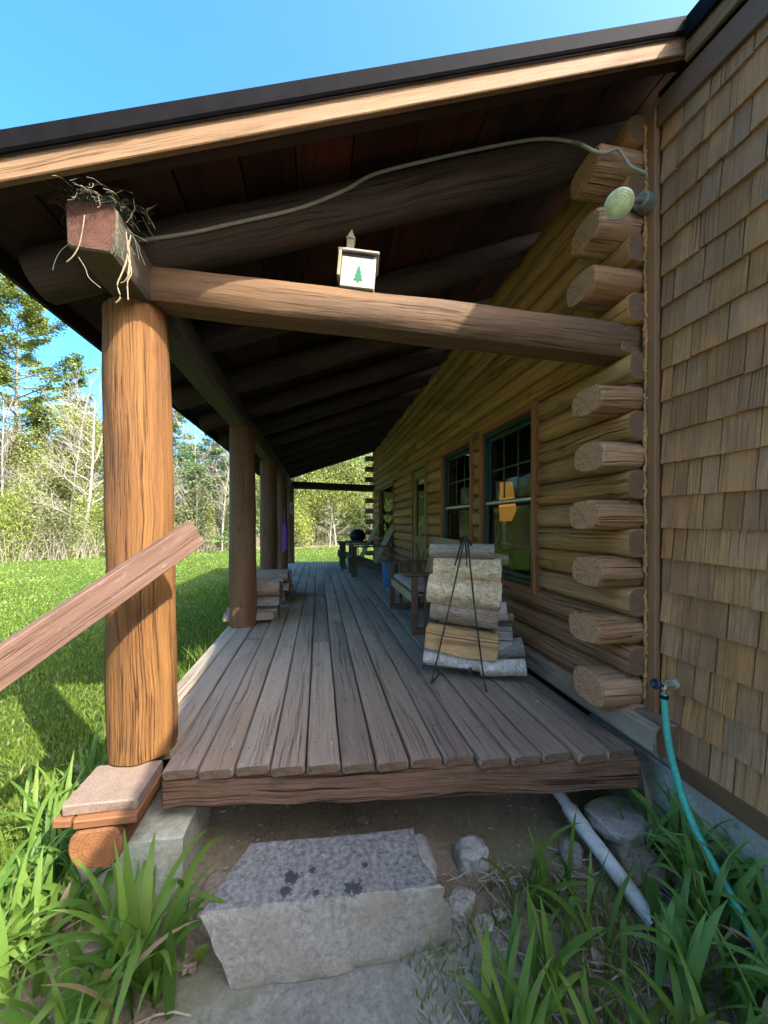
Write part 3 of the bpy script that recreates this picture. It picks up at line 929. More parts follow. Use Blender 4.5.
def window(key, lab, trimlab=None, muntin=True, single=False):
    y0, y1, z0, z1 = OPEN[key]
    w = MB()
    frame_yz(w, y0, y1, z0, z1, 0.035, 1.345, 1.41, 0)
    o = w.build('window', ['green' if not single else 'doorwood'], cabin)
    o['label'] = lab
    t = MB()
    frame_yz(t, y0 - 0.04, y1 + 0.04, z0 - 0.04, z1 + 0.04, 0.038, 1.318, 1.43, 0)
    t.build('casing', ['casing' if not single else 'doorwood'], o)
    s = MB()
    zm = (z0 + z1) / 2 - 0.01
    if not single:
        frame_yz(s, y0 + 0.037, y1 - 0.037, zm + 0.004, z1 - 0.037, 0.028, 1.374, 1.398, 0)
        frame_yz(s, y0 + 0.037, y1 - 0.037, z0 + 0.037, zm + 0.022, 0.03, 1.352, 1.372, 0)
        s.box((1.349, (y0 + y1) / 2, zm + 0.012), (0.006, y1 - y0 - 0.08, 0.016), 1, 1, 0, 0.002)
        ya, yb = y0 + 0.065, y1 - 0.065
        for i in (1, 2):
            s.box((1.389, ya + (yb - ya) * i / 3, (zm + z1) / 2), (0.01, 0.016, z1 - zm - 0.09), 0, 2, 0, 0.002)
        s.box((1.3885, (ya + yb) / 2, zm + (z1 - zm) * 0.47), (0.0085, yb - ya, 0.016), 0, 1, 0, 0.002)
    else:
        s.box((1.389, (y0 + y1) / 2, (z0 + z1) / 2), (0.03, 0.05, z1 - z0 - 0.08), 0, 2, 0, 0.003)
    s.build('sash', ['green' if not single else 'doorwood', 'lamprim'], o)
    g = MB()
    g.box((1.386 if not single else 1.372, (y0 + y1) / 2, (zm + z1) / 2), (0.0025, y1 - y0 - 0.1, z1 - zm - 0.08), 0, 2, 0, 0.0004)
    g.box((1.362 if not single else 1.372, (y0 + y1) / 2, (zm + z0) / 2 + 0.01), (0.0025, y1 - y0 - 0.1, zm - z0 - 0.07), 0, 2, 0, 0.0004)
    g.build('glass_pane', ['mirrorglass' if single else 'glass'], o)
    return o


window('window_a', 'green double hung window nearest the shingled corner, amber lamp behind its glass')
window('window_b', 'green double hung window behind the firewood rack')
window('window_c', 'wide wood framed window at the far end of the log wall', single=True)

# door with a tall light over an X-braced panel
y0, y1, z0, z1 = OPEN['door']
d = MB()
frame_yz(d, y0 + 0.02, y1 - 0.02, 0.03, z1 - 0.015, 0.11, 1.345, 1.385, 0)
d.box((1.365, (y0 + y1) / 2, 0.72), (0.036, y1 - y0 - 0.27, 0.1), 0, 1)
d.box((1.375, (y0 + y1) / 2, 0.4), (0.012, y1 - y0 - 0.27, 0.55), 0, 2)
do = d.build('door', ['doorwood'], cabin)
do['label'] = 'wooden storm door with a tall pane over an X braced panel'
bR = MB()
ya, yb, za, zb = y0 + 0.14, y1 - 0.14, 0.15, 0.66
bR.sweep([Vector((1.36, ya, za)), Vector((1.36, yb, zb))], rect(0.008, 0.025, 0.002), 0, 0, (-1, 0, 0))
bR.sweep([Vector((1.3575, ya, zb)), Vector((1.3575, yb, za))], rect(0.025, 0.008, 0.002), 0, 0, (-1, 0, 0))
bR.build('cross_brace', ['doorwood'], do)
g = MB(); g.box((1.366, (y0 + y1) / 2, 1.17), (0.003, y1 - y0 - 0.26, 0.8), 0, 2, 0, 0.0005); g.build('glass_pane', ['mirrorglass'], do)
g = MB(); g.tube([(1.345, y0 + 0.07, 0.8), (1.31, y0 + 0.07, 0.8), (1.31, y0 + 0.13, 0.8)], 0.009, 0); g.build('handle', ['black'], do)
t = MB(); frame_yz(t, y0 - 0.04, y1 + 0.04, 0.002, z1 + 0.04, 0.045, 1.32, 1.43, 0); t.build('door_casing', ['doorwood'], do)

# the rest of the house: inner room, end walls, roof
mb = MB()
def wallbox(c, s): mb.box(c, s, 0, 1, 0, 0.002)
wallbox((5.2, 5.6, -0.04), (7.5, 8.4, 0.06))
wallbox((5.2, 5.6, 2.78), (7.5, 8.4, 0.04))
wallbox((8.9, 5.6, 1.35), (0.1, 8.4, 2.7))
wallbox((5.2, 1.56, 1.35), (7.4, 0.1, 2.7))
wallbox((5.2, 9.65, 1.35), (7.4, 0.1, 2.7))
wallbox((4.6, 5.6, 1.35), (0.1, 8.0, 2.78))
mb.build('inner_walls', ['room'], cabin)
mb = MB()
for (x0, x1, z0, z1) in ((1.703, 5.2, roof_z(1.703), roof_z(5.2)), (9.4, 5.203, 2.4, roof_z(5.2))):
    upv = Vector((-(z1 - z0) / (x1 - x0), 0, 1)).normalized()
    for yc, hw in (((1.47 + YEND + 0.55) / 2, (YEND + 0.55 - 1.47) / 2),):
        mb.sweep([Vector((x0, yc, z0)) + upv * 0.02, Vector((x1, yc, z1)) + upv * 0.02], rect(hw, 0.03, 0.003), 0, 0, upv)
mb.build('main_roof', ['blackmetal'], cabin)

# ------------------------------------------------------------------ shingled wing
wing = thing('shingled_wing', 'brown cedar shingled wing with corner trim and rake board at the right', 'house', (3.5, -0.5, GZ))
SX = 1.45                                   # shingle plane
WY0, WY1 = -2.4, 1.445
RS = 0.13                                    # the rake falls towards the viewer
def rake_z(y): return 2.70 + RS * (y - 1.31)


mb = MB()
EXPO = 0.1335
k = 0
z = -0.005
while z < 2.66:
    y = WY1 - random.uniform(0.0, 0.05)
    first = True
    wav = random.uniform(-0.003, 0.003)
    yy = WY1
    while yy > WY0:
        wdt = random.choice([random.uniform(0.05, 0.09), random.uniform(0.08, 0.14), random.uniform(0.1, 0.17)])
        if first: wdt *= random.uniform(0.5, 1.0); first = False
        y2 = max(yy - wdt, WY0)
        gap = random.choice([0.0008, 0.0015, 0.0025, 0.004])
        zb = z + wav + random.uniform(-0.0035, 0.0035)
        top = min(zb + EXPO + 0.02, rake_z((yy + y2) / 2) - 0.045)
        if top - zb > 0.03:
            th = random.uniform(0.014, 0.021)
            ya, yb = yy - gap, y2 + gap
            ox = random.uniform(0, 40)
            sk = random.uniform(-.0012, .0012)
            # wedge: butt stands proud at the bottom
            vs = [(SX - th, ya, zb + sk), (SX - th, yb, zb - sk), (SX - 0.0015, yb, top), (SX - 0.0015, ya, top), (SX + 0.012, ya, zb + sk), (SX + 0.012, yb, zb - sk)]
            fs = [(0, 3, 2, 1), (0, 1, 5, 4), (0, 4, 3), (1, 2, 5)]
            L_ = top - zb; W_ = ya - yb
            uvs = [[(ox, 0), (ox + L_, 0), (ox + L_, W_), (ox, W_)], [(ox, 0), (ox, W_), (ox + .01, W_), (ox + .01, 0)], [(ox, 0), (ox, .02), (ox + L_, 0)], [(ox, 0), (ox + L_, 0), (ox, .02)]]
            mb.add(vs, fs, uvs, 0)
        yy = y2
    z += EXPO
    k += 1
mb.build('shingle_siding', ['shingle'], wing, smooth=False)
mb = MB()                                    # wall behind the shingles
vs = [(SX + 0.004, WY0, -0.06), (SX + 0.004, 1.5, -0.06), (SX + 0.004, 1.5, rake_z(1.5)), (SX + 0.004, WY0, rake_z(WY0)),
      (SX + 0.14, WY0, -0.06), (SX + 0.14, 1.5, -0.06), (SX + 0.14, 1.5, rake_z(1.5)), (SX + 0.14, WY0, rake_z(WY0))]
fs = [(0, 3, 2, 1), (4, 5, 6, 7), (0, 1, 5, 4), (1, 2, 6, 5), (2, 3, 7, 6), (3, 0, 4, 7)]
mb.add(vs, fs, [[(0, 0), (1, 0), (1, 1), (0, 1)]] * 6, 0)
vs2 = [(x + 4.5, y, z) for (x, y, z) in vs]
mb.add(vs2, fs, [[(0, 0), (1, 0), (1, 1), (0, 1)]] * 6, 0)
mb.box((3.7, WY0 + 0.06, 0.6), (4.3, 0.1, 1.3), 0, 0)
mb.build('wall_core', ['darktrim'], wing, smooth=False)
mb = MB()
mb.box((1.434, 1.49, 1.39), (0.028, 0.066, 2.68), 0, 2, 0, 0.003)
mb.build('corner_trim', ['trim'], wing)
# ragged bead of sealing foam between trim and logs
mb = MB()
zz = 0.18
pts = []
while zz < 2.7:
    pts.append(Vector((1.412 + random.uniform(-.004, .004), 1.499 + random.uniform(-.003, .004), zz))); zz += random.uniform(.005, .016)
mb.sweep(pts, circ(0.008, 8), 0, 0, (0, 1, 0), (lambda t: 0.8 + 0.9 * mnoise.noise(Vector((t * 23, 3, 1))) + 0.5 * mnoise.noise(Vector((t * 90, 7, 1)))), 0.003, 30.0)
mb.build('foam_bead', ['foam'], wing)
mb = MB()
mb.box((SX - 0.008, (WY0 + 1.36) / 2, -0.04), (0.024, 1.36 - WY0, 0.075), 0, 1, 0, 0.003)
mb.build('skirt_board', ['skirt'], wing)
mb = MB()
mb.box((SX + 0.09, (WY0 + 1.9) / 2, -0.29), (0.2, 1.9 - WY0, 0.42), 0, 1, 0, 0.006)
mb.build('foundation_wall', ['concrete'], wing)
# rake: frieze on the wall, dark soffit, lit fascia, metal edge, roof
def rake_path(x, off, y0=WY0 - 0.3, y1=1.47, n=10): return line((x, y0, rake_z(y0) + off), (x, y1, rake_z(y1) + off), n)
rup = (0, -RS, 1)
mb = MB(); mb.sweep(rake_path(SX - 0.016, -0.02, WY0, 1.445), rect(0.01, 0.056, 0.002), 0, 0, rup); mb.build('rake_frieze', ['darktrim'], wing)
mb = MB(); mb.sweep(rake_path(SX - 0.012, 0.05, WY0, 1.44), rect(0.018, 0.009, 0.002), 0, 0, rup); mb.build('rake_soffit', ['blackmetal'], wing)
mb = MB(); mb.sweep(rake_path(SX - 0.032, 0.085, WY0 - 0.3, 1.302), rect(0.013, 0.036, 0.003), 0, 0, rup, None, 0.0015, 5.0); mb.build('rake_fascia', ['fascia'], wing)
mb = MB(); mb.sweep(rake_path(SX - 0.055, 0.155, WY0 - 0.3, 1.285), rect(0.009, 0.042, 0.005), 0, 0, rup); mb.build('metal_edge', ['blackmetal'], wing)
mb = MB()
for x0, x1 in ((SX - 0.044, 6.3),):
    mb.sweep(rake_path((x0 + x1) / 2, 0.207, WY0 - 0.3, 1.468, 2), rect((x1 - x0) / 2, 0.012, 0.003), 0, 0, rup)
mb.build('wing_roof', ['blackmetal'], wing)

# ------------------------------------------------------------------ hand rail
rail = thing('hand_rail', 'reddish weathered handrail board bolted to the sunlit corner post', 'handrail', (-0.5, 1.5, 0))
mb = MB()
ra = Vector((-0.452, 1.545, 0.915)); rb = Vector((-1.24, 0.75, 0.185))
dr = (rb - ra).normalized()
mb.sweep(line(ra, rb, 14), rect(0.02, 0.048, 0.003), 0, 0, (0, 0, 1), None, 0.002, 5.0, 0.003)
mb.build('rail_board', ['rail'], rail)
mb = MB(); mb.box((-1.27, 0.78, -0.155), (0.085, 0.085, 0.73), 0, 2, R(45), 0.004); mb.build('rail_post', ['rail'], rail)

# ------------------------------------------------------------------ stones
def rock(name, c, size, mat, label, cat='rock', seed=0, rz=0.0, group=None, flat=0.0, cuts=5, amp=0.16):
    """an irregular boulder: cube-sphere pushed by noise"""
    mb = MB()
    n = 14
    vs, idx = [], {}
    fs = []
    def vert(p):
        key = tuple(round(q, 4) for q in p)
        if key not in idx:
            d = Vector(p).normalized()
            e = 0.62
            q = Vector([math.copysign(abs(x) ** e, x) for x in d])
            q *= 1 + amp * mnoise.noise(q * 1.3 + Vector((seed, seed * 2, 1))) + amp * 0.5 * mnoise.noise(q * 3.1 + Vector((seed, 7, 1))) + amp * .2 * mnoise.noise(q * 8 + Vector((seed, 7, 1)))
            if flat and q.z > flat: q.z = flat + (q.z - flat) * 0.15
            idx[key] = len(vs)
            vs.append(Vector((q.x * size[0], q.y * size[1], q.z * size[2])))
        return idx[key]
    for ax in range(3):
        for sg in (-1, 1):
            for i in range(n):
                for j in range(n):
                    def pt(a, b):
                        p = [0, 0, 0]; p[ax] = sg; p[(ax + 1) % 3] = -1 + 2 * a / n; p[(ax + 2) % 3] = -1 + 2 * b / n
                        return p
                    q = [vert(pt(i, j)), vert(pt(i + 1, j)), vert(pt(i + 1, j + 1)), vert(pt(i, j + 1))]
                    fs.append(q if sg > 0 else q[::-1])
    mb.add(vs, fs, [[(0, 0)] * 4] * len(fs), 0)
    o = mb.build(name, [mat], None, 60)
    o.location = c; o.rotation_euler = (0, 0, rz)
    return tag(o, label, cat, group)


def poly_slab(name, top, zt, zb, mat, label, cat='stone slab', inset=0.012, amp=0.012, seed=0, zts=None, bot=None):
    """a split stone with a given outline: rough sides, nearly flat top"""
    top = [Vector((p[0], p[1], 0)) for p in top]
    out = []
    outb = []
    tz = []
    n = len(top)
    if bot: bot = [Vector((p[0], p[1], 0)) for p in bot]
    for i in range(n):
        a, b = top[i], top[(i + 1) % n]
        ln = max(2, int((b - a).length / 0.028))
        for j in range(ln):
            t = j / ln
            p = a.lerp(b, t)
            out.append(p)
            outb.append(bot[i].lerp(bot[(i + 1) % n], t) if bot else p)
            tz.append((zts[i] * (1 - t) + zts[(i + 1) % n] * t) if zts else zt)
    cen = sum(out, Vector()) / len(out)
    origin = Vector((cen.x, cen.y, zb))
    cz = sum(tz) / len(tz)
    N = len(out)
    rings = []
    def nz(p, k, q): return mnoise.noise(Vector((p.x * 7 * q + seed, p.y * 7 * q, p.z * 9 * q + k)))
    inner = [0.0, 0.15, 0.3, 0.45, 0.6, 0.72, 0.82, 0.9, 0.955]
    vs = []
    for f in inner[1:]:
        rings.append([cen.lerp(out[i], f) + Vector((0, 0, (cz * (1 - f) + tz[i] * f) + 0.35 * amp * nz(out[i] * f + cen * (1 - f), 0, 1.5))) for i in range(N)])
    r = []
    for i in range(N):
        d = (out[i] - cen).normalized()
        r.append(out[i] - d * inset * 0.15 + Vector((0, 0, tz[i] - inset * 0.45 + 0.4 * amp * nz(out[i], 2, 2))) + d * amp * 0.6 * nz(out[i], 3, 2.5))
    rings.append(r)
    for t in (0.12, 0.28, 0.45, 0.62, 0.8, 0.95, 1.0):
        r = []
        for i in range(N):
            p = out[i].lerp(outb[i], t)
            d = (p - cen).normalized()
            z = (tz[i] - inset) * (1 - t) + zb * t
            q = p + Vector((0, 0, z))
            r.append(q + d * (amp * nz(q, 5, 1.0) + amp * 0.7 * nz(q, 9, 2.6)) - d * (0.012 if t == 1.0 else 0))
        rings.append(r)
    vs = [cen + Vector((0, 0, cz))]
    for r in rings: vs += r
    fs = [(0, 1 + i, 1 + (i + 1) % N) for i in range(N)]
    for k in range(len(rings) - 1):
        for i in range(N):
            i2 = (i + 1) % N
            fs.append((1 + k * N + i, 1 + (k + 1) * N + i, 1 + (k + 1) * N + i2, 1 + k * N + i2))
    vs = [v - origin for v in vs]
    mb = MB(); mb.add(vs, fs, [[(0, 0)] * len(f) for f in fs], 0)
    o = mb.build(name, [mat], None, 42)
    o.location = origin
    # make sure faces point outward
    return tag(o, label, cat)


ZS = -0.205
blk_px = [(200, 914), (322, 899), (445, 886), (421, 858), (413, 827), (330, 836), (251, 842), (228, 872)]
blk_bot = [(234, 994), (330, 981), (450, 946), (452, 900), (425, 862), (330, 858), (251, 868), (222, 915)]
top = [G(u, v, ZS) for u, v in blk_px]
bot = []
for (u, v), tp in zip(blk_bot, top): bot.append(tp)
b0 = G(232, 990, -0.42); b1 = G(330, 979, -0.42); b2 = G(452, 944, -0.42)
bot = [b0, b1, b2, top[3] + Vector((0.05, 0, 0)), top[4] + Vector((0.03, 0.02, 0)), top[5], top[6], top[7] + Vector((-0.0, 0, 0))]
ctr = sum(top, Vector()) / len(top)
def loc(u, v): p = G(u, v, ZS); return (p.x - ctr.x, p.y - ctr.y, 0.225, )
o = poly_slab('step_stone', top, ZS, -0.43, 'rock', 'big grey split stone block used as the porch step, damp spots on top', 'step', 0.013, 0.014, 2, None, bot)
oc = o.location
def loc2(u, v, r):
    p = G(u, v, ZS)
    return (p.x - oc.x, p.y - oc.y, ZS - oc.z, r)
M['blockstone'] = stone('split step stone', (0.3, 0.275, 0.235), ([loc2(354, 888, 0.03), loc2(293, 877, 0.028), loc2(284, 893, 0.024), loc2(312, 870, 0.016), loc2(365, 865, 0.012), loc2(316, 893, 0.014)], (0.045, 0.045, 0.047)),
                        ((0.31, 0.26, 0.19), 0.75), 6.0, 1.0, (0.2, 0.188, 0.17))
o.data.materials[0] = M['blockstone']

fl = [G(175, 985, GZ), G(165, 1060, GZ), G(330, 1120, GZ), G(500, 1090, GZ), G(528, 1000, GZ), G(508, 938, GZ), G(380, 905, GZ), G(240, 930, GZ)]
poly_slab('paving_stone', fl, -0.425, -0.5, 'slab', 'large flat grey stone lying under and before the step block', 'flat stone', 0.012, 0.008, 9)
rock('rock', G(218, 915, -0.44) + Vector((0, 0.03, 0)), (0.075, 0.1, 0.07), 'rock_b', 'mossy brown rock half hidden left of the step block', 'rock', 3)
rock('rock', G(420, 868, -0.42), (0.06, 0.09, 0.085), 'rock', 'rounded grey rock leaning on the right back of the step block', 'rock', 11)
rock('rock', G(472, 858, -0.42), (0.065, 0.06, 0.065), 'rock', 'round pale rock on the bare soil under the porch edge', 'rock', 15)
rock('rock', G(572, 858, -0.43), (0.05, 0.045, 0.05), 'slab', 'grey rock touching the white pipe on its left', 'rock', 21, 0.9)
rock('rock', G(640, 878, -0.43) + Vector((0.03, 0.08, 0)), (0.08, 0.15, 0.075), 'rock_b', 'large smooth brown rock behind the daylilies by the white pipe', 'rock', 25, -0.2)
rock('rock', G(460, 905, -0.425), (0.06, 0.04, 0.03), 'rock', 'small angular rock right of the step block', 'rock', 31, 0.6)
for i, (u, v, r, lb) in enumerate([(512, 885, .02, 'little pale stone on the soil near the weeds'), (484, 925, .035, 'flat small stone at the edge of the paving stone'), (362, 822, .03, 'small flat pale chip in the dark under the porch'), (500, 915, .022, 'small grey stone beside the weeds')]):
    rock('stone', G(u, v, -0.43), (r, r * 0.8, r * 0.5), 'rock', lb, 'stone', 40 + i * 3)
for i, (dx, w, lab) in enumerate([(0, .2, 'pale flat foundation stone under the right end of the front beam'), ]):
    c = Vector((1.29, 1.50, -0.335))
    rock('stone', c, (0.13, 0.11, 0.045), 'rock', lab, 'foundation stone', 60, 0.2, None, 0.6)
# stone pier under the corner post
pc = [(-0.86, 1.56), (-0.50, 1.56), (-0.49, 1.90), (-0.86, 1.90)]
poly_slab('stone_pier', [Vector((a, b, 0)) for a, b in pc], -0.222, -0.5, 'pierstone', 'pale greenish squared stone block carrying the corner post', 'stone pier', 0.01, 0.007, 5)

# ------------------------------------------------------------------ pipe, hose, tap
mb = MB()
pa = G(549, 780, -0.29); pb = G(579, 822, -0.325); pe = G(657, 927, -0.385)
mb.sweep(line(pa + (pa - pb).normalized() * 0.3, pb, 6), circ(0.024, 16), 0, 1)
d = (pe - pb).normalized()
mb.sweep([pb - d * 0.075, pb - d * 0.06, pb + d * 0.03, pb + d * 0.05], circ(0.034, 18), 0, 1, (0, 0, 1), (lambda t: 0.82 + 0.18 * min(1, t * 5) if t < .7 else 1.0 - 0.14 * (t - .7) / .3))
mb.sweep(line(pb + d * 0.045, pe, 8), circ(0.029, 18), 0, 1)
o = mb.build('drain_pipe', ['pvc', 'hole'])
tag(o, 'white plastic drain pipe coming out from under the porch', 'pipe')

hp = [P(664, 694, 1.555), P(665.5, 715, 1.535), P(669, 745, 1.50), P(679, 785, 1.45), P(692, 822, 1.39), P(712, 862, 1.315), P(735, 903, 1.23), P(757, 947, 1.14), P(772, 985, 1.07), P(800, 1040, 1.0), P(880, 1060, 1.0)]
hp[-1].z = hp[-2].z = GZ + 0.05
mb = MB()
hsm = smooth_path(hp, 9)
mb.sweep(hsm, circ(0.0125, 12), 0)
o = mb.build('garden_hose', ['hose'])
tag(o, 'teal green garden hose hanging from the wall tap into the daylilies', 'hose')

tap = thing('wall_tap', 'metal outdoor tap with dark blue handle on the shingles', 'tap', P(664, 685, 1.56))
q = P(676, 684, 1.60); q.x = 1.433
t0 = P(664, 686, 1.553)
mb = MB()
mb.lathe([(0.0, 0.012), (0.02, 0.011), (0.026, 0.006), (0.028, -0.004)], q, 0, 18, (-1, 0, 0.0))
for s in (-1, 1): mb.lathe([(0, .006), (.006, .004), (.006, 0)], q + Vector((-0.012, 0.02 * s, 0.004 * s)), 0, 8, (-1, 0, 0))
mb.sweep([q, q.lerp(t0, 0.5), t0], circ(0.0115, 12), 0)
mb.sweep([t0 + Vector((0.004, 0, .006)), t0 + Vector((0, 0, -0.012)), P(664, 694, 1.555)], circ(0.0105, 12), 0)
mb.build('tap_body', ['brass'], tap)
mb = MB(); mb.lathe([(0.0145, -0.006), (0.0165, -0.005), (0.0165, 0.008), (0.0145, 0.009)], P(664, 697, 1.553), 0, 14); mb.build('hose_coupling', ['black'], tap)
mb = MB()
hc = P(656, 684, 1.53)
ax = (t0 - hc).normalized()
mb.tube([t0, hc], 0.006, 0)
mb.lathe([(0.004, 0.014), (0.012, 0.013), (0.0185, 0.009), (0.0205, 0.0), (0.019, -0.009), (0.0155, -0.012), (0.0135, -0.008), (0.006, -0.003), (0.0, -0.003)], hc, 0, 20, ax)
mb.build('tap_handle', ['handle'], tap)

# ------------------------------------------------------------------ flood light, cable, nest
fl_ = thing('flood_light', 'round yellowed flood lamp on a grey box at the shingled corner', 'flood light', P(640, 198, 1.66))
bx = P(634, 196, 1.6); bx.x = 1.385
bx = Vector((1.402, 1.485, P(636, 197, 1.66).z))
mb = MB()
mb.lathe([(0.0, 0.045), (0.03, 0.044), (0.036, 0.038), (0.038, 0.0), (0.04, -0.004), (0.04, -0.012)], bx, 0, 20, (-0.95, -0.3, 0))
for a in (0.7, 2.3, 3.9, 5.5): mb.lathe([(0, .004), (.004, .003), (.004, 0)], bx + Vector((-0.042, 0.022 * math.cos(a) - .012, 0.022 * math.sin(a))), 0, 6, (-1, 0, 0))
mb.build('junction_box', ['box'], fl_)
lc = P(619, 204, 1.53)
fd = Vector((-0.55, -0.72, -0.38)).normalized()
mb = MB(); mb.sweep(smooth_path([bx + Vector((-0.03, -0.01, 0)), (bx + lc) / 2 + Vector((0, 0, 0.012)), lc - fd * 0.06], 5), circ(0.011, 10), 0)
mb.sweep([lc - fd * 0.075, lc - fd * 0.045], circ(0.02, 16), 0)
mb.build('lamp_holder', ['box'], fl_)
mb = MB()
mb.lathe([(0.018, -0.06), (0.024, -0.045), (0.046, -0.012), (0.0515, 0.0), (0.0515, 0.006), (0.0475, 0.008)], lc, 0, 28, fd)
mb.lathe([(0.0475, 0.007), (0.043, 0.0105), (0.0415, 0.0092), (0.036, 0.0135), (0.0345, 0.0122), (0.027, 0.0158), (0.0255, 0.0146), (0.017, 0.0172), (0.0155, 0.0162), (0.008, 0.0178), (0.0, 0.0182)], lc, 1, 28, fd)
mb.build('bulb', ['lamprim', 'lampglass'], fl_)


def rafpt(u, v, d): return P(u, v, d)


cp = [(128, 242, 0), (150, 239, 0), (190, 233, 0), (240, 222, 0), (300, 208, 0), (345, 190, 0), (375, 174, 0), (430, 160, 0), (490, 147, 0), (540, 139, 0), (572, 142, 1.59), (584, 146, 1.51), (596, 152, 1.492), (606, 153, 1.488), (616, 149, 1.484), (622, 154, 1.48), (630, 166, 1.465), (638, 170, 1.455), (647, 174, 1.452)]
pts = []
for u, v, yy in cp:                          # stapled to the front of the first rafter, then over the corner to the trim
    p = P(u, v, 1.5)
    k = (yy or (1.72 - 0.098 - 0.004)) / p.y
    pts.append(Vector((p.x * k, p.y * k, EYE + (p.z - EYE) * k)))
mb = MB(); mb.sweep(smooth_path(pts, 5), circ(0.0068, 8), 0)
o = mb.build('cable', ['cable'])
tag(o, 'pale cable stapled along the first dark rafter to the flood lamp', 'cable')

mb = MB()
nc = Vector((-0.725, 1.45, 1.995))
for i in range(420):
    a = random.uniform(0, 2 * math.pi)
    p = nc + Vector((random.gauss(0.01, 0.05), random.gauss(-0.01, 0.045), abs(random.gauss(0.004, 0.01))))
    pl = [p]
    dd = Vector((math.cos(a), math.sin(a), random.uniform(-.3, .35)))
    for j in range(5):
        dd = (dd + Vector((random.gauss(0, .35), random.gauss(0, .35), random.gauss(-.16, .16)))).normalized()
        q = pl[-1] + dd * random.uniform(.008, .02)
        if q.z < 1.995 and abs(q.x + .725) < .082 and q.y > 1.395: q.z = 1.997
        if q.z > 2.045: q.z = 2.045 - (q.z - 2.045)
        pl.append(q)
    mb.sweep(pl, circ(random.uniform(.0005, .001), 3), 0 if random.random() < .8 else 1, caps=False)
# long strands hanging down
def strand(px, m=1, r=0.0015, d=1.24):
    mb.sweep(smooth_path([P(u, v, d) + Vector((random.uniform(-.004, .004), 0, 0)) for u, v in px], 4), circ(r, 5), m)
strand([(126, 232), (127, 250), (126, 262), (121, 275), (117, 285), (119, 297), (117, 303)], 1, .0022)
strand([(130, 235), (129, 255), (131, 272), (128, 282), (129, 300)], 1, .002)
strand([(128, 250), (130, 268), (125, 280), (120, 283)], 1, .0016)
strand([(127, 240), (131, 258), (129, 275)], 1, .0018)
strand([(85, 215), (83, 230), (78, 245), (74, 256), (67, 262)], 1, .0018)
strand([(78, 257), (85, 268), (90, 278), (100, 288)], 1, .001)
strand([(74, 240), (62, 250), (55, 262), (53, 270)], 0, .0009)
strand([(118, 225), (135, 240), (142, 255), (146, 265)], 0, .001)
strand([(115, 220), (130, 232), (148, 242)], 0, .0012)
for i in range(16):
    u, v = random.uniform(112, 130), random.uniform(218, 240)
    strand([(u, v), (u + random.uniform(-3, 9), v + random.uniform(5, 14)), (u + random.uniform(-4, 16), v + random.uniform(14, 34))], 0, .0009)
o = mb.build('straw_nest', ['darkstraw', 'straw'])
tag(o, 'messy nest of straw and twigs hanging over the plate end above the corner post', 'nest')

# ------------------------------------------------------------------ birdhouse
bc = P(355, 284, 1.71)
bz = 1.905 - 0.13 * ((bc.x + 0.66) / 2.075) + 0.082
bh = thing('birdhouse', 'small white birdhouse with green tree and steeple on the tie log', 'birdhouse', (bc.x, 1.685, bz - 0.004), R(-6))
bh.rotation_euler = (0, R(5), R(-6))
def bput(mb, name, mats, par=bh):
    o = mb.build(name, mats)
    o.parent = par
    return o
mb = MB()
mb.box((0.006, 0, 0.068), (0.142, 0.13, 0.136), 0, 2, 0, 0.002)
body = bput(mb, 'body', ['white'])
mb = MB(); mb.box((0.002, -0.0665, 0.1305), (0.128, 0.004, 0.009), 0, 0, 0, 0.0005); bput(mb, 'gap', ['hole'], body)
tp = [(0, .082), (.006, .07), (.004, .068), (.011, .055), (.007, .054), (.015, .04), (.010, .039), (.019, .024), (.004, .025), (.004, .018), (-.004, .018), (-.004, .025), (-.019, .024), (-.010, .039), (-.015, .04), (-.007, .054), (-.011, .055), (-.004, .068), (-.006, .07)]
mb = MB()
yv = -0.0658
vs = [(x * 1.15 + 0.008, yv, z * 1.12) for x, z in tp]
mb.add(vs, [list(range(len(tp)))], [[(x, z) for x, z in tp]], 0)
mb.add([(x, y - .0006, z) for x, y, z in vs], [list(range(len(tp)))[::-1]], [[(x, z) for x, z in tp][::-1]], 0)
bput(mb, 'painted_tree', ['tree_paint'], body)
mb = MB(); mb.box((-0.073, -0.008, 0.085), (0.012, 0.15, 0.105), 0, 2, 0, 0.001); bput(mb, 'side_board', ['cream'])
mb = MB()
mb.box((0.002, -0.004, 0.1455), (0.172, 0.15, 0.012), 0, 0, 0, 0.003)
bput(mb, 'roof', ['rooflet'])
mb = MB()
mb.box((-0.036, -0.052, 0.1755), (0.03, 0.03, 0.047), 0, 2, 0, 0.001)
mb.box((-0.036, -0.052, 0.2005), (0.038, 0.038, 0.006), 0, 0, 0, 0.001)
mb.sweep([Vector((-0.036, -0.052, 0.2035)), Vector((-0.036, -0.052, 0.246))], rect(0.016, 0.016, 0.001), 0, 0, (0, 1, 0), (lambda t: 1 - 0.93 * t))
bput(mb, 'steeple', ['cream'])

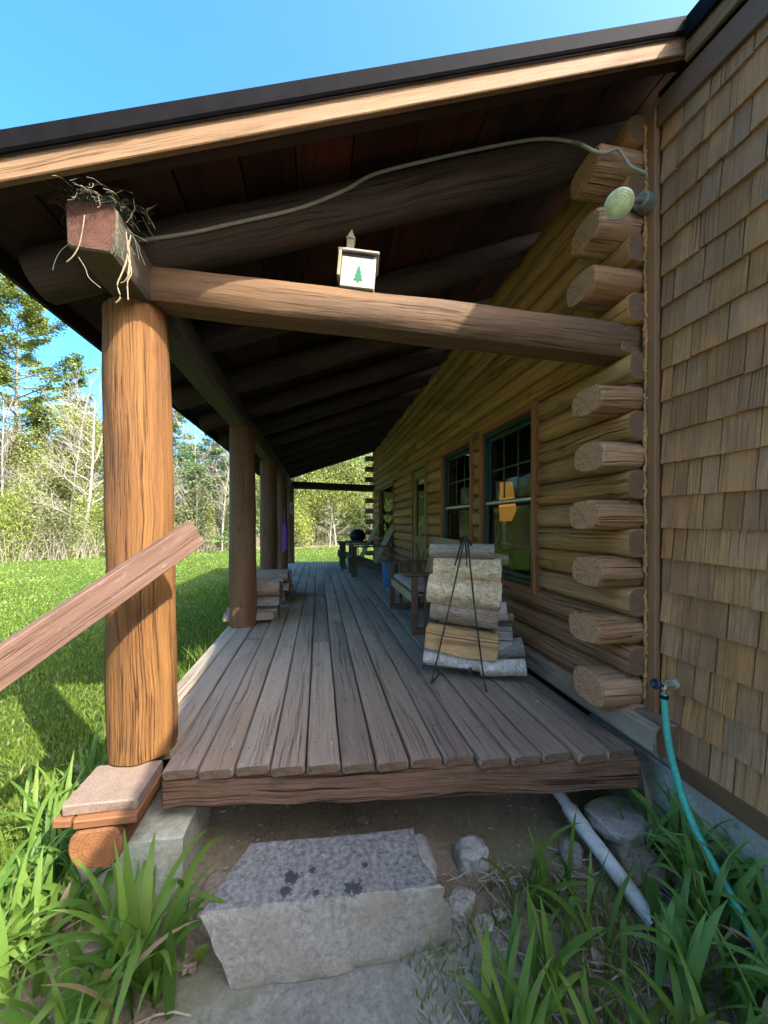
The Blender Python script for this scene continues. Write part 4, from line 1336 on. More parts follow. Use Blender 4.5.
# ------------------------------------------------------------------ firewood
def firewood(c, axis, length, r, mats, label, kind='round', group=None, sq=1.0, seed=0, upv=(0, 0, 1)):
    axis = Vector(axis).normalized()
    mb = MB()
    rnd_ = random.Random(seed)
    if kind == 'round':
        prof = [(r * math.cos(a) * (1 + .06 * math.sin(3 * a + seed)), r * sq * math.sin(a) * (1 + .05 * math.sin(2 * a + seed * 2))) for a in [2 * math.pi * i / 26 for i in range(26)]]
    elif kind == 'half':
        prof = []
        for i in range(14):
            a = math.pi * i / 13
            prof.append((r * math.cos(a), r * sq * math.sin(a) - r * .35))
        for i in range(1, 8):
            prof.append((-r + 2 * r * i / 8, -r * .35 + rnd_.uniform(-.08, .08) * r))
    else:                                                   # quarter / split faces
        raw = [(-1, -.75), (1, -.85), (1.05, .5), (.4, .85), (-.5, .8), (-1.05, .35)]
        prof = []
        for i in range(len(raw)):
            a, b = raw[i], raw[(i + 1) % len(raw)]
            for j in range(5):
                t = j / 5
                prof.append(((a[0] + (b[0] - a[0]) * t) * r + rnd_.uniform(-.04, .04) * r, (a[1] + (b[1] - a[1]) * t) * r * sq + rnd_.uniform(-.04, .04) * r))
    h = axis * (length / 2)
    tp = rnd_.uniform(-.08, .08)
    mb.sweep(line(-h, h, 16), prof, 0, 1, upv, (lambda t: 1 + tp * (t - .5)), r * 0.16, 11.0, r * 0.08, seed=seed * 3.1)
    o = mb.build('firewood_log', mats)
    o.location = c
    return tag(o, label, 'firewood', group)


RKZ = R(-24)
RX = Vector((math.cos(RKZ), math.sin(RKZ), 0)); RY = Vector((-math.sin(RKZ), math.cos(RKZ), 0))
RC = Vector((0.815, 2.36, 0))
def RK(x, y, z): return RC + RX * x + RY * y + Vector((0, 0, z))


def rkpix(u, v, back): 
    """a point at the pile where the photo shows (u, v), set 'back' metres behind the pile's front face"""
    n = RY
    o_ = Vector((0, 0, EYE))
    d_ = (P(u, v, 1.0) - o_)
    front = RK(0, -0.10, 0)
    t = ((front + n * back) - o_).dot(n) / d_.dot(n)
    return o_ + d_ * t


gW = 'firewood logs stacked in the iron rack'
def rlog(u0, v0, u1, v1, rpx, back, mats, label, kind='round', sq=1.0, seed=0, up=(0, 0, 1)):
    r = rpx / 390 * 2.33 * 0.94
    back = max(back, r * sq * 1.12 + 0.004)
    a = rkpix(u0, v0, back); b = rkpix(u1, v1, back)
    firewood((a + b) / 2, b - a, (b - a).length, r, mats, label, kind, gW, sq, seed, up)


# (pixel centres of each end, half thickness in pixels, distance behind the front)
rlog(424.5, 656, 494, 664, 10.5, 0.08, ['paper', 'cutgrey'], 'grey white birch log at the bottom front of the rack', seed=1)
rlog(480, 668, 526, 667, 8, 0.05, ['paper', 'cutend'], 'pale birch log sticking out at the right bottom of the rack', seed=2)
rlog(452, 656, 524, 648, 11, 0.22, ['barkgrey', 'cutgrey'], 'dark grey bark log behind the bottom birch log', seed=3)
rlog(427, 633, 498, 645, 15.5, 0.09, ['split', 'split'], 'yellow split log with a rough face in the middle of the rack', 'split', 0.95, seed=4)
rlog(470, 634, 512, 636, 14, 0.25, ['splitgrey', 'splitgrey'], 'blue grey split block behind the yellow split log', 'split', 1.0, seed=5)
rlog(431, 609, 498, 619, 11, 0.10, ['bark', 'cutgrey'], 'brown grey barked log above the yellow split log', seed=6)
rlog(428.5, 588, 501, 597, 17.5, 0.10, ['birch', 'cutend'], 'thick flaky birch log, the largest in the rack', seed=7, sq=.95)
rlog(434, 568, 501, 572, 13.5, 0.17, ['birch', 'cutend'], 'flaky birch log above the largest log', seed=8)
rlog(430, 550.5, 494.5, 551.5, 7.8, 0.15, ['barkgrey', 'cutend'], 'thin grey log lying on top of the rack', seed=9)
rlog(470, 612, 507, 611, 11, 0.25, ['paper', 'cutend'], 'pale log at the back right of the rack', seed=10)
rlog(480, 617, 514, 617, 5, 0.30, ['bark', 'cutgrey'], 'thin dark stick at the back right of the rack', seed=12)
rlog(480, 560, 508.5, 560, 7, 0.30, ['bark', 'cutend'], 'short brown log behind the top birch logs', seed=13)
rlog(440, 570, 480, 570, 9, 0.30, ['bark', 'cutend'], 'barked log hidden behind the birch logs', seed=14)
rlog(440, 595, 490, 595, 12, 0.31, ['birch', 'cutend'], 'birch log at the back of the rack', seed=15)
rlog(440, 622, 480, 622, 12, 0.29, ['bark', 'cutend'], 'barked log at the back of the rack', seed=16)
rlog(432, 652, 470, 652, 12, 0.29, ['bark', 'cutend'], 'barked log low at the back of the rack', seed=17)

rack = thing('firewood_rack', 'black wrought iron hoop rack holding birch logs on the deck', 'firewood rack', RC)
ap = rkpix(465, 537, -0.02)
for back, sgn in ((-0.035, 1), (0.42, -1)):
    mb = MB()
    lft = rkpix(435, 668, back); rgt = rkpix(483, 672, back)
    fl0 = G(431.5, 683, 0.004) if sgn > 0 else RK(-0.17, 0.40, 0.004)
    fr0 = G(486.5, 691.5, 0.004) if sgn > 0 else RK(0.15, 0.38, 0.004)
    if sgn < 0:
        lft = RK(-0.15, 0.34, 0.12); rgt = RK(0.13, 0.34, 0.12)
    apx = ap + RX * (0.006 * sgn)
    midl = lft.lerp(apx, 0.5) + (RY * (-0.02 * sgn)); midr = rgt.lerp(apx, 0.5) + (RY * (-0.02 * sgn))
    mb.sweep(smooth_path([fl0, lft, midl, apx + Vector((0, 0, -0.01)) - RX * .008], 6), rect(0.0042, 0.0042, .001), 0)
    mb.sweep(smooth_path([fr0, rgt, midr, apx + Vector((0, 0, -0.01)) + RX * .008], 6), rect(0.0042, 0.0042, .001), 0)
    mb.build('hoop', ['iron'], rack)
mb = MB()
for sx_ in (-0.15, 0.13):
    mb.sweep([RK(sx_, -0.15, 0.075), RK(sx_, 0.34, 0.075)], rect(0.006, 0.006, .001), 0)
mb.sweep([RK(-0.16, -0.11, 0.075), RK(0.14, -0.11, 0.075)], rect(0.005, 0.005, .001), 0)
mb.sweep(line(G(431.5, 683, .004), G(441, 672, .08), 2), rect(0.006, 0.006, .001), 0)
mb.build('base_bars', ['iron'], rack)
mb = MB()
mb.sweep(smooth_path([ap + RX * -.03 + Vector((0, 0, -.03)), ap + Vector((0, 0, 0.006)), ap + RX * .03 + Vector((0, 0, -.03)), ap + RX * .035 + Vector((0, 0, -.05))], 6), circ(0.006, 8), 0)
mb.build('handle', ['black'], rack)

# low stacks of firewood between the posts on the lawn side
gP = 'firewood logs stacked low along the lawn edge of the deck'
rr = random.Random(5)
def pile(y0, n, rows, xr, tagline, s0):
    k = s0
    for row in range(rows):
        y = y0 + 0.07 * row
        for i in range(n - row):
            r = rr.uniform(0.066, 0.088)
            kind = rr.choice(['round', 'round', 'half'])
            x1 = xr + rr.uniform(-0.05, 0.03); ln = rr.uniform(0.40, 0.48)
            z = 0.07 + row * 0.118
            mats = rr.choice([['barkgrey', 'cutgrey'], ['bark', 'cutgrey'], ['bark', 'cutgrey']]) if kind != 'split' else ['splitgrey', 'cutgrey']
            firewood((x1 - ln / 2, y, z), (1, rr.uniform(-.05, .05), rr.uniform(-.02, .02)), ln, r, mats, tagline[min(row, len(tagline) - 1)], kind, gP, 0.85, k)
            y += 0.142
            k += 1
pile(3.86, 5, 3, -0.40, ['weathered log in the bottom row of the near stack behind the second post', 'weathered log in the middle row of the near stack behind the second post', 'weathered log on top of the near stack behind the second post'], 100)
pile(4.72, 6, 3, -0.37, ['grey log in the bottom row of the far stack by the third post', 'grey log in the middle row of the far stack by the third post', 'grey log on top of the far stack by the third post'], 140)

# ------------------------------------------------------------------ furniture on the deck
def bench():
    t = thing('porch_bench', 'dark wooden mission style porch seat with slatted back and grey cushion', 'bench', (1.02, 3.72, 0))
    Y0, Y1 = 3.22, 4.25
    XF, XB = 0.80, 1.2
    for y in (Y0, Y1):
        mb = MB()
        for x in (XF, XB): mb.box((x, y, 0.265), (0.05, 0.045, 0.47), 0, 2)
        mb.box(((XF + XB) / 2, y, 0.028), (XB - XF + 0.05, 0.046, 0.05), 0, 0)
        for i in (1, 2, 3): mb.box((XF + (XB - XF) * i / 4, y, 0.28), (0.035, 0.018, 0.44), 0, 2)
        mb.build('side_frame', ['chairwood'], t)
        mb = MB(); mb.box(((XF + XB) / 2 - 0.02, y, 0.513), (XB - XF + 0.14, 0.085, 0.028), 0, 0, 0, 0.006); mb.build('arm_rest', ['chairwood'], t)
    mb = MB()
    mb.box((XF, (Y0 + Y1) / 2, 0.30), (0.03, Y1 - Y0 - 0.05, 0.075), 0, 1)
    mb.box((XB, (Y0 + Y1) / 2, 0.27), (0.03, Y1 - Y0 - 0.05, 0.07), 0, 1)
    for i in range(5): mb.box((XF + 0.05 + i * 0.08, (Y0 + Y1) / 2, 0.325 - i * 0.006), (0.07, Y1 - Y0 - 0.055, 0.016), 0, 1)
    mb.build('seat', ['seatwood'], t)
    mb = MB()
    for i in range(12):
        y = Y0 + 0.06 + (Y1 - Y0 - 0.12) * i / 11
        mb.sweep(line((XB - 0.06, y, 0.30), (XB + 0.07, y, 0.78), 4), rect(0.02, 0.008, .002), 0, 0, (-1, 0, 0.3))
    mb.sweep(line((XB + 0.068, Y0 + 0.03, 0.765), (XB + 0.068, Y1 - 0.03, 0.765), 3), rect(0.012, 0.028, .004), 0)
    mb.build('backrest', ['slatwood'], t)
    return t


bench()
mb = MB()
n = 12
for (yc, wy) in ((3.76, 0.44),):
    vs = []
    prof = [(0.40 * .5 * math.copysign(abs(math.cos(a)) ** .45, math.cos(a)), 0.035 * math.copysign(abs(math.sin(a)) ** .7, math.sin(a))) for a in [2 * math.pi * i / 28 for i in range(28)]]
    mb.sweep([Vector((1.0, yc - wy, 0.37)), Vector((1.0, yc - wy * .96, 0.37)), Vector((1.0, yc - wy * .5, 0.372)), Vector((1.0, yc, 0.373)), Vector((1.0, yc + wy * .5, 0.372)), Vector((1.0, yc + wy * .96, 0.37)), Vector((1.0, yc + wy, 0.37))], prof, 0, 0, (0, 0, 1), (lambda t: 0.72 if t < 0.01 or t > .99 else 1), 0.01, 8.0)
o = mb.build('seat_cushion', ['cushion'])
tag(o, 'flat grey cushion lying on the dark porch seat', 'cushion')


def adirondack(x, y, label, rz=0.0):
    t = thing('adirondack_chair', label, 'garden chair', (x, y, 0), rz, 'adirondack chairs facing the lawn')
    # local: faces -X, width along Y
    def put(mb, name, mat):
        o = mb.build(name, [mat]); o.parent = t; return o
    W = 0.29
    for s in (-1, 1):
        mb = MB(); mb.box((-0.30, s * W, 0.26), (0.10, 0.028, 0.52), 0, 2); mb.box((-0.345, s * W, 0.30), (0.012, 0.07, 0.4), 0, 2); put(mb, 'leg', 'adir')
        mb = MB()
        mb.sweep(line((-0.36, s * (W - 0.035), 0.30), (0.42, s * (W - 0.035), 0.05), 4), rect(0.012, 0.055, .003), 0, 0, (0, 0, 1)); put(mb, 'side_rail', 'adir')
        mb = MB(); mb.box((-0.03, s * (W + 0.01), 0.533), (0.74, 0.13, 0.024), 0, 0, 0, 0.008); put(mb, 'arm_rest', 'adir')
    mb = MB()
    for i in range(6):
        xx = -0.36 + i * 0.085
        mb.box((xx, 0, 0.352 - (xx + 0.36) * 0.32), (0.075, 2 * W - 0.02, 0.018), 0, 1)
    mb.box((-0.385, 0, 0.285), (0.02, 2 * W - 0.03, 0.11), 0, 1)
    put(mb, 'seat', 'adir')
    mb = MB()
    for i in range(5):
        yy = (i - 2) * 0.105
        hh = 0.98 - 0.035 * abs(i - 2) ** 1.6
        bx_ = 0.08
        mb.sweep(line((bx_, yy, 0.17), (bx_ + (hh - 0.17) * 0.52, yy * 1.08, hh), 4), rect(0.047, 0.009, .004), 0, 0, (-1, 0, .5))
    mb.box((0.36, 0, 0.55), (0.03, 0.56, 0.07), 0, 1)
    put(mb, 'backrest', 'adir_lit')
    return t


adirondack(0.91, 7.15, 'weathered green garden chair nearer the bench and blue bin')
adirondack(0.80, 8.45, 'weathered green garden chair farther along, in front of the kettle grill')

b = thing('blue_bin', 'small blue bin with dark lid beside the porch seat', 'bin', (1.05, 5.15, 0))
mb = MB(); mb.lathe([(0, 0.004), (0.095, 0.004), (0.1, 0.02), (0.125, 0.36), (0.13, 0.365), (0.13, 0.375), (0.12, 0.375)], (1.05, 5.75, 0), 0, 28); mb.build('body', ['blue'], b)
mb = MB(); mb.lathe([(0.135, 0.368), (0.135, 0.385), (0.12, 0.4), (0.04, 0.412), (0, 0.413)], (1.05, 5.75, 0), 0, 28); mb.build('lid', ['bluelid'], b)

gx, gy = 0.885, 9.05
gr = thing('kettle_grill', 'black round kettle grill at the far end of the deck', 'grill', (gx, gy, 0))
mb = MB(); mb.lathe([(0.0, 0.5), (0.09, 0.51), (0.15, 0.55), (0.18, 0.61), (0.185, 0.65), (0.178, 0.653)], (gx, gy, 0), 0, 28); mb.build('bowl', ['black'], gr)
mb = MB(); mb.lathe([(0.19, 0.652), (0.188, 0.67), (0.165, 0.74), (0.11, 0.795), (0.04, 0.82), (0.0, 0.823)], (gx, gy, 0), 0, 28)
mb.tube([(gx - .03, gy, .82), (gx - .03, gy, .855), (gx + .03, gy, .855), (gx + .03, gy, .82)], .007, 0); mb.build('lid', ['black'], gr)
for a in (0.5, 2.6, 4.7):
    mb = MB(); mb.tube([(gx + .12 * math.cos(a), gy + .12 * math.sin(a), .54), (gx + .2 * math.cos(a), gy + .2 * math.sin(a), 0.002)], .011, 0); mb.build('leg', ['black'], gr)

# things hung on the posts
mb = MB()
px, py = -0.70, 7.55
pp = Vector((px + 0.135, py - 0.02, 0))
pp = P(280, 530, 7.25)
cx = Vector((-0.70 + 0.07, 7.55 - 0.115, 0))
for i in range(5):
    o_ = 0.012 * (i - 2)
    mb.sweep(smooth_path([cx + Vector((o_, -.01, .92)), cx + Vector((o_ - .02, -.02, .72)), cx + Vector((o_ - .012, -.02, .42 + .03 * i)), cx + Vector((o_ + .006, -.025, .46)), cx + Vector((o_ + .012, -.02, .72)), cx + Vector((o_, -.012, .92))], 5), circ(0.0045, 6), 0)
mb.sweep([cx + Vector((0, -.012, .9)), cx + Vector((0.004, -.005, 1.22))], circ(.006, 6), 0)
mb.sweep([cx + Vector((0.004, .02, 1.23)), cx + Vector((0.004, -.02, 1.22))], circ(.005, 6), 0)
o = mb.build('hanging_rope', ['purple'])
tag(o, 'purple coiled rope hanging on a post in the middle of the row', 'rope')
th = thing('thermometer', 'small white thermometer on the farthest porch post', 'thermometer', (-0.62, 9.43, 1.3))
mb = MB(); mb.box((-0.64, 9.418, 1.3), (0.06, 0.02, 0.26), 0, 2, R(20), 0.006); mb.build('plate', ['white'], th)
mb = MB(); mb.box((-0.636, 9.404, 1.3), (0.012, 0.006, 0.2), 0, 2, R(20), 0.001); mb.build('scale_tube', ['iron'], th)
mb = MB()
hk = Vector((-0.79, 4.45, 1.80))
mb.sweep(smooth_path([hk + Vector((0, 0, 0.05)), hk + Vector((0, 0, -.12)), hk + Vector((0.0, -.03, -.2)), hk + Vector((0, -.06, -.14))], 6), circ(.008, 7), 0)
mb.lathe([(0, .05), (.03, .05), (.03, -.03), (0, -.03)], hk + Vector((0, 0, .01)), 0, 10)
o = mb.build('plant_hook', ['black']); tag(o, 'empty black plant hook hanging from the plate past the second post', 'hook')

# amber lamp seen through the nearest window
lt = thing('table_lamp', 'amber table lamp glowing inside behind the nearest window', 'lamp', (1.86, 3.70, 0.0))
lx, ly = 1.86, 3.70
mb = MB(); mb.lathe([(0.07, 0.97), (0.115, 1.08), (0.075, 1.36), (0.07, 1.36)], (lx, ly, 0), 0, 8); mb.build('lamp_shade', ['shade'], lt)
mb = MB(); mb.lathe([(0.0, 0.72), (0.08, 0.722), (0.085, 0.735), (0.03, 0.76), (0.02, 0.85), (0.035, 0.92), (0.012, 1.0), (0.012, 1.3)], (lx, ly, 0), 0, 16); mb.build('lamp_base', ['brass'], lt)
tb = thing('side_table', 'dim side table indoors carrying the amber lamp', 'table', (lx, ly, 0))
mb = MB(); mb.box((lx, ly, 0.70), (0.4, 0.4, 0.03), 0, 0); mb.build('table_top', ['chairwood'], tb)
for sx_ in (-1, 1):
    for sy_ in (-1, 1):
        mb = MB(); mb.box((lx + .17 * sx_, ly + .17 * sy_, 0.338), (0.035, 0.035, 0.69), 0, 2); mb.build('leg', ['chairwood'], tb)

# ------------------------------------------------------------------ vegetation
rs = np.random.RandomState(11)


def kites(c, d, l, w, rs_):
    """leaf-like four-cornered faces at c along d, random roll"""
    n = len(c)
    d = d / (np.linalg.norm(d, axis=1, keepdims=True) + 1e-9)
    q = rs_.normal(size=(n, 3))
    s = np.cross(d, q); s /= (np.linalg.norm(s, axis=1, keepdims=True) + 1e-9)
    l = np.asarray(l).reshape(-1, 1); w = np.asarray(w).reshape(-1, 1)
    return np.stack([c - d * l * .5, c + s * w * .5 + d * l * .05, c + d * l * .5, c - s * w * .5 + d * l * .05], 1)


def conifer(name, label, cat, u, dep, H, Rad, mat, seed, base=0.08, nb=80, per=70, ls=0.13, droop=0.25, shape=0.85, irr=0.35, group='evergreens beyond the lawn', tuft=0.3, pos=None, tone=0.0):
    rs_ = np.random.RandomState(seed)
    p0 = P(u, 523, dep) if pos is None else Vector(pos)
    p0 = Vector((p0.x, p0.y, GZ - 0.05))
    t = thing(name, label, cat, p0, 0, group)
    mb = MB()
    lean = rs_.normal(0, 0.012, 2)
    mb.sweep([Vector((p0.x + lean[0] * z, p0.y + lean[1] * z, p0.z + z)) for z in np.linspace(0, H * 0.98, 9)], circ(0.009 * H + 0.03, 8), 0, 0, (0, 1, 0), (lambda s: 1.0 - 0.92 * s), 0.01)
    cs, ds, rn = [], [], []
    for i in range(nb):
        f = base + (1 - base) * ((i + rs_.rand()) / nb) ** 0.9
        z = H * f
        L = Rad * max(0.05, (1 - f) / (1 - base)) ** shape * (1 - irr + 2 * irr * rs_.rand()) * (1.0 if f > base + .06 else .8)
        a = rs_.rand() * 2 * math.pi
        dh = np.array([math.cos(a), math.sin(a), 0])
        up0 = 0.35 * f - droop * (1 - f)
        n = 6
        pts = []
        for k in range(n + 1):
            s = k / n
            zz = z + L * (up0 * s - droop * s * s * 0.5 + (0.25 * s ** 3 if droop < .2 else .12 * s ** 3))
            pts.append(np.array([p0.x + lean[0] * z, p0.y + lean[1] * z, p0.z]) + dh * L * s + np.array([0, 0, zz]))
        mb.sweep([Vector(q) for q in pts[:]], circ(0.006 + 0.012 * L, 4), 0, 0, (0, 0, 1), (lambda s: 1 - .8 * s), caps=False)
        m = int(per * (0.35 + L / Rad))
        s = tuft + (1 - tuft) * rs_.rand(m) ** 0.8
        base_ = np.array([np.array([np.interp(x, np.linspace(0, 1, n + 1), [q[j] for q in pts]) for j in range(3)]) for x in s])
        lat = np.array([-dh[1], dh[0], 0])
        off = rs_.normal(0, 1, m) * (0.10 + 0.22 * L * (1 - s) * 0.55 + 0.05)
        c = base_ + lat * off[:, None] + np.stack([np.zeros(m), np.zeros(m), rs_.normal(0, .05, m) - np.abs(off) * .18], 1)
        d = dh * 1.0 + lat * (np.sign(off) * 0.8)[:, None] + rs_.normal(0, .45, (m, 3)) + np.array([0, 0, -0.15])
        cs.append(c); ds.append(d); rn.append(np.clip(0.5 + tone + rs_.normal(0, .12) + rs_.normal(0, .16, m) + 0.1 * (s - .6), 0, 1))
    mb.build('trunk', ['pinebark'], t)
    c = np.concatenate(cs); d = np.concatenate(ds); rn = np.concatenate(rn)
    l = ls * (0.7 + 0.8 * rs_.rand(len(c)))
    V = kites(c, d, l, l * 0.42, rs_)
    quads('crown', V, mat, rn, t)
    return t


def branchy(p0, H, seed, spread=0.5, levels=3, nfirst=14, base=0.15, r0=0.05, up=0.5, bias=None, tiplen=1.0):
    """trunk with limbs and twigs; returns [(path, radius)], tip points"""
    rs_ = np.random.RandomState(seed)
    out, tips = [], []
    tr = [p0]
    d = np.array([rs_.normal(0, .04), rs_.normal(0, .04), 1.0])
    n = 10
    for i in range(n):
        d = d + rs_.normal(0, .035, 3); d /= np.linalg.norm(d)
        tr.append(tr[-1] + d * H / n)
    out.append((tr, r0, 0))
    def grow(q, d, L, r, lev):
        pts = [q]
        dd = d.copy()
        n = 5
        for i in range(n):
            dd = dd + rs_.normal(0, .11, 3) + np.array([0, 0, 0.03 * up]); dd /= np.linalg.norm(dd)
            pts.append(pts[-1] + dd * L / n)
        out.append((pts, r, lev))
        if lev < levels:
            for i in range(rs_.randint(3, 6)):
                k = rs_.uniform(.25, 1)
                b = pts[int(k * n)]
                e = dd + rs_.normal(0, .5, 3); e[2] += .12; e /= np.linalg.norm(e)
                grow(b, e, L * rs_.uniform(.35, .6), r * .5, lev + 1)
        else:
            tips.extend(pts[1:])
    for i in range(nfirst):
        f = base + (1 - base) * (i + rs_.rand()) / nfirst
        a = rs_.rand() * 6.283
        if bias is not None and rs_.rand() < .65: a = bias + rs_.normal(0, .6)
        e = np.array([math.cos(a) * spread, math.sin(a) * spread, up]); e /= np.linalg.norm(e)
        k = f * n; q = tr[int(k)] + (tr[min(int(k) + 1, n)] - tr[int(k)]) * (k - int(k))
        grow(q, e, H * rs_.uniform(.28, .48) * (1.15 - .75 * f) * tiplen, r0 * (.5 - .3 * f), 1)
    return out, np.array(tips)


def bare_tree(label, u, dep, H, seed, group=None, pos=None, cat='tree', r0=0.06, bark_='treebark', **kw):
    p = P(u, 523, dep) if pos is None else Vector(pos)
    p0 = np.array([p.x, p.y, GZ - 0.03])
    t = thing('bare_tree', label, cat, p0, 0, group)
    o, tips = branchy(p0, H, seed, r0=r0, **kw)
    for nm, sel in (('trunk', lambda l: l == 0), ('limbs', lambda l: l > 0)):
        mb = MB()
        for pts, r, lev in o:
            if sel(lev): mb.sweep([Vector(q) for q in pts], circ(max(r, 0.008), 8 if lev == 0 else (5 if lev < 2 else 3)), 0, 0, (0, 1, 0.01) if lev == 0 else (0, 0, 1), (lambda s: 1 - .7 * s), caps=False)
        mb.build(nm, [bark_ if nm == 'trunk' else 'twig'], t)
    return t


def leafy(label, u, dep, H, seed, mat, nleaf=4500, ls=0.1, group='young leafy trees beyond the lawn', pos=None, r0=0.05, tone=0.0, clump=0.2, cat='tree', **kw):
    rs_ = np.random.RandomState(seed + 500)
    p = P(u, 523, dep) if pos is None else Vector(pos)
    p0 = np.array([p.x, p.y, GZ - 0.03])
    t = thing('leafy_tree' if cat == 'tree' else 'leafy_bush', label, cat, p0, 0, group)
    o, tips = branchy(p0, H, seed, r0=r0, levels=2, **kw)
    mb = MB()
    for pts, r, lev in o: mb.sweep([Vector(q) for q in pts], circ(max(r, 0.007), 6 if lev == 0 else 4), 0, 0, (0, 1, 0.01) if lev == 0 else (0, 0, 1), (lambda s: 1 - .7 * s), caps=False)
    mb.build('trunk', ['treebark'], t)
    i = rs_.randint(0, len(tips), nleaf)
    tipt = rs_.normal(0, .14, len(tips))
    c = tips[i] + rs_.normal(0, clump, (nleaf, 3))
    c[:, 2] = np.maximum(c[:, 2], GZ + 0.05)
    d = rs_.normal(0, 1, (nleaf, 3)); d[:, 2] -= .3
    l = ls * (.6 + .8 * rs_.rand(nleaf))
    quads('crown', kites(c, d, l, l * .6, rs_), mat, np.clip(.5 + tone + tipt[i] + rs_.normal(0, .15, nleaf), 0, 1), t)
    return t


gE = 'evergreens beyond the lawn'
gL = 'young leafy trees beyond the lawn'
gB = 'bare trees beyond the lawn'
# left of the corner post
conifer('pine_tree', 'tall ragged pine with bright yellow green needles, the tallest at the left', 'pine', 14, 20.5, 13.8, 3.6, 'pine', 1, base=.36, nb=90, per=430, ls=.145, droop=.1, shape=.6, irr=.45, tuft=.3, tone=.15)
conifer('spruce_tree', 'slim green spruce just left of the corner post', 'spruce', 78, 22, 10.9, 1.9, 'spruce', 2, base=.15, nb=95, per=180, ls=.13, droop=.3, tone=.2)
bare_tree('pale bare tree at the lawn edge left of the corner post, limbs reaching left', 82, 16.6, 6.6, 5, gB, bias=math.pi, spread=.9, up=.55, nfirst=26, base=.1, r0=.075, levels=3)
bare_tree('slender pale bare tree just behind the spreading bare tree', 70, 18.0, 7.4, 8, gB, spread=.5, up=.8, nfirst=20, r0=.05)
bare_tree('bare pale tree at the far left edge of the lawn', 8, 18.0, 7.0, 9, gB, spread=.6, up=.6, nfirst=20, r0=.05)
leafy('low yellow green bush at the far left lawn edge', 6, 16.6, 2.3, 21, 'spring', 5500, .1, group='bushes at the lawn edge', cat='bush', spread=.8, up=.5, nfirst=14, base=.05, clump=.22)
leafy('small olive bush left of the spreading bare tree', 44, 18.4, 2.6, 22, 'olive', 4500, .09, group='bushes at the lawn edge', cat='bush', spread=.8, up=.5, nfirst=14, base=.05, clump=.25, tone=.1)
for i, (u, d, h) in enumerate([(12, 19.5, 5.6), (38, 20.5, 5.0), (62, 20, 5.6), (92, 19.5, 6.2), (112, 20.5, 6.4)]):
    leafy(['olive leafed tree under the tall ragged pine', 'olive leafed tree right of the tall ragged pine', 'thin olive tree behind the pale spreading bare tree', 'bushy yellow green tree beside the corner post', 'leafy tree hidden behind the corner post'][i], u, d, h, 30 + i, 'spring' if i in (1, 3) else 'olive', 17000, .088, group=gL, spread=.6, up=.6, nfirst=18, base=.12, clump=.33, tone=.12)
# between the first two posts
conifer('spruce_tree', 'broad green spruce with low boughs between the first and second posts', 'spruce', 214, 20.5, 7.2, 3.0, 'spruce', 3, base=.1, nb=110, per=190, ls=.125, droop=.35, tone=.2)
conifer('spruce_tree', 'green spruce right beside the corner post', 'spruce', 172, 23, 10.0, 2.8, 'spruce', 4, base=.12, nb=100, per=190, ls=.125, droop=.3, tone=.2)
for i, (u, d, h) in enumerate([(178, 19.2, 4.6), (196, 19.8, 6.8), (222, 19.3, 5.2), (240, 20.2, 6.0)]):
    bare_tree('thin pale bare sapling between the first and second porch posts', u, d, h, 50 + i, 'bare saplings between the porch posts', spread=.5, up=.75, nfirst=18, r0=.04, levels=3)
# seen through the far end of the porch
for i, (u, d, h, mt) in enumerate([(262, 25, 7, 'olive'), (298, 24.5, 7.6, 'spring'), (318, 26, 8.0, 'olive'), (336, 24.3, 6.6, 'spring'), (352, 27, 8.4, 'spring'), (372, 24.8, 7.2, 'spring'), (392, 26.5, 8, 'olive'), (416, 25, 7.5, 'spring')]):
    leafy(['olive tree seen between the middle posts', 'bright yellow green tree beside the last porch post', 'olive green tree in the middle of the far porch opening', 'low bright leafy tree in the middle of the far porch opening', 'bright tree left of the far log ends', 'leafy tree behind the kettle grill', 'olive tree hidden behind the log wall', 'leafy tree beyond the log wall'][i], u, d, h, 60 + i, mt, 14000, .095, group=gL, spread=.65, up=.55, nfirst=22, base=.1, clump=.36, tone=.12)
conifer('spruce_tree', 'small dark green spruce in the far porch opening by the log ends', 'spruce', 352, 25.5, 5.2, 1.7, 'spruce', 6, base=.1, nb=70, per=60, ls=.14, droop=.3, tone=.1)
leafy('low bright bush at the foot of the last porch post', 299, 23.2, 2.4, 75, 'spring', 5000, .1, group='bushes at the lawn edge', cat='bush', spread=.8, up=.5, nfirst=14, base=.05, clump=.25, tone=.15)
bare_tree('pale dead brush tree at the lawn edge seen over the deck', 330, 23.0, 2.6, 78, gB, spread=.9, up=.3, nfirst=16, r0=.03)
# back row and both flanks
back = []
for i in range(26):
    az = -66 + 3.3 * i + rs.uniform(-1, 1)
    d = rs.uniform(28, 36)
    h = rs.uniform(8, 11) if az < -20 else rs.uniform(10, 13)
    if -37 < az < -24: h = rs.uniform(5, 6.5)
    back.append((az, d, h))
protos = []
for i, (az, d, h) in enumerate(back):
    x, y = d * math.sin(R(az)), d * math.cos(R(az))
    if i < 4:
        o = conifer('spruce_tree', 'dark spruce in the back row of the wood beyond the lawn', 'spruce', 0, 0, 10.0, 2.3, 'spruce', 90 + i, base=.06, nb=90, per=70, ls=.2, droop=.3, group='back row spruces', pos=(x, y, 0))
        protos.append((o, list(o.children)))
    else:
        src, ch = protos[i % 4]
        o = src.copy(); C.objects.link(o)
        o.location = (x, y, GZ - 0.05); o.rotation_euler = (0, 0, rs.uniform(0, 6.28)); o.scale = (h / 10,) * 3
        for c_ in ch:
            k_ = c_.copy(); C.objects.link(k_); k_.parent = o
flank = [(-12.5, 9.5, 6), (-14, 6.0, 7), (-15.5, 2.5, 6), (-13.2, 12.4, 7), (-17, -1.5, 7.5)]
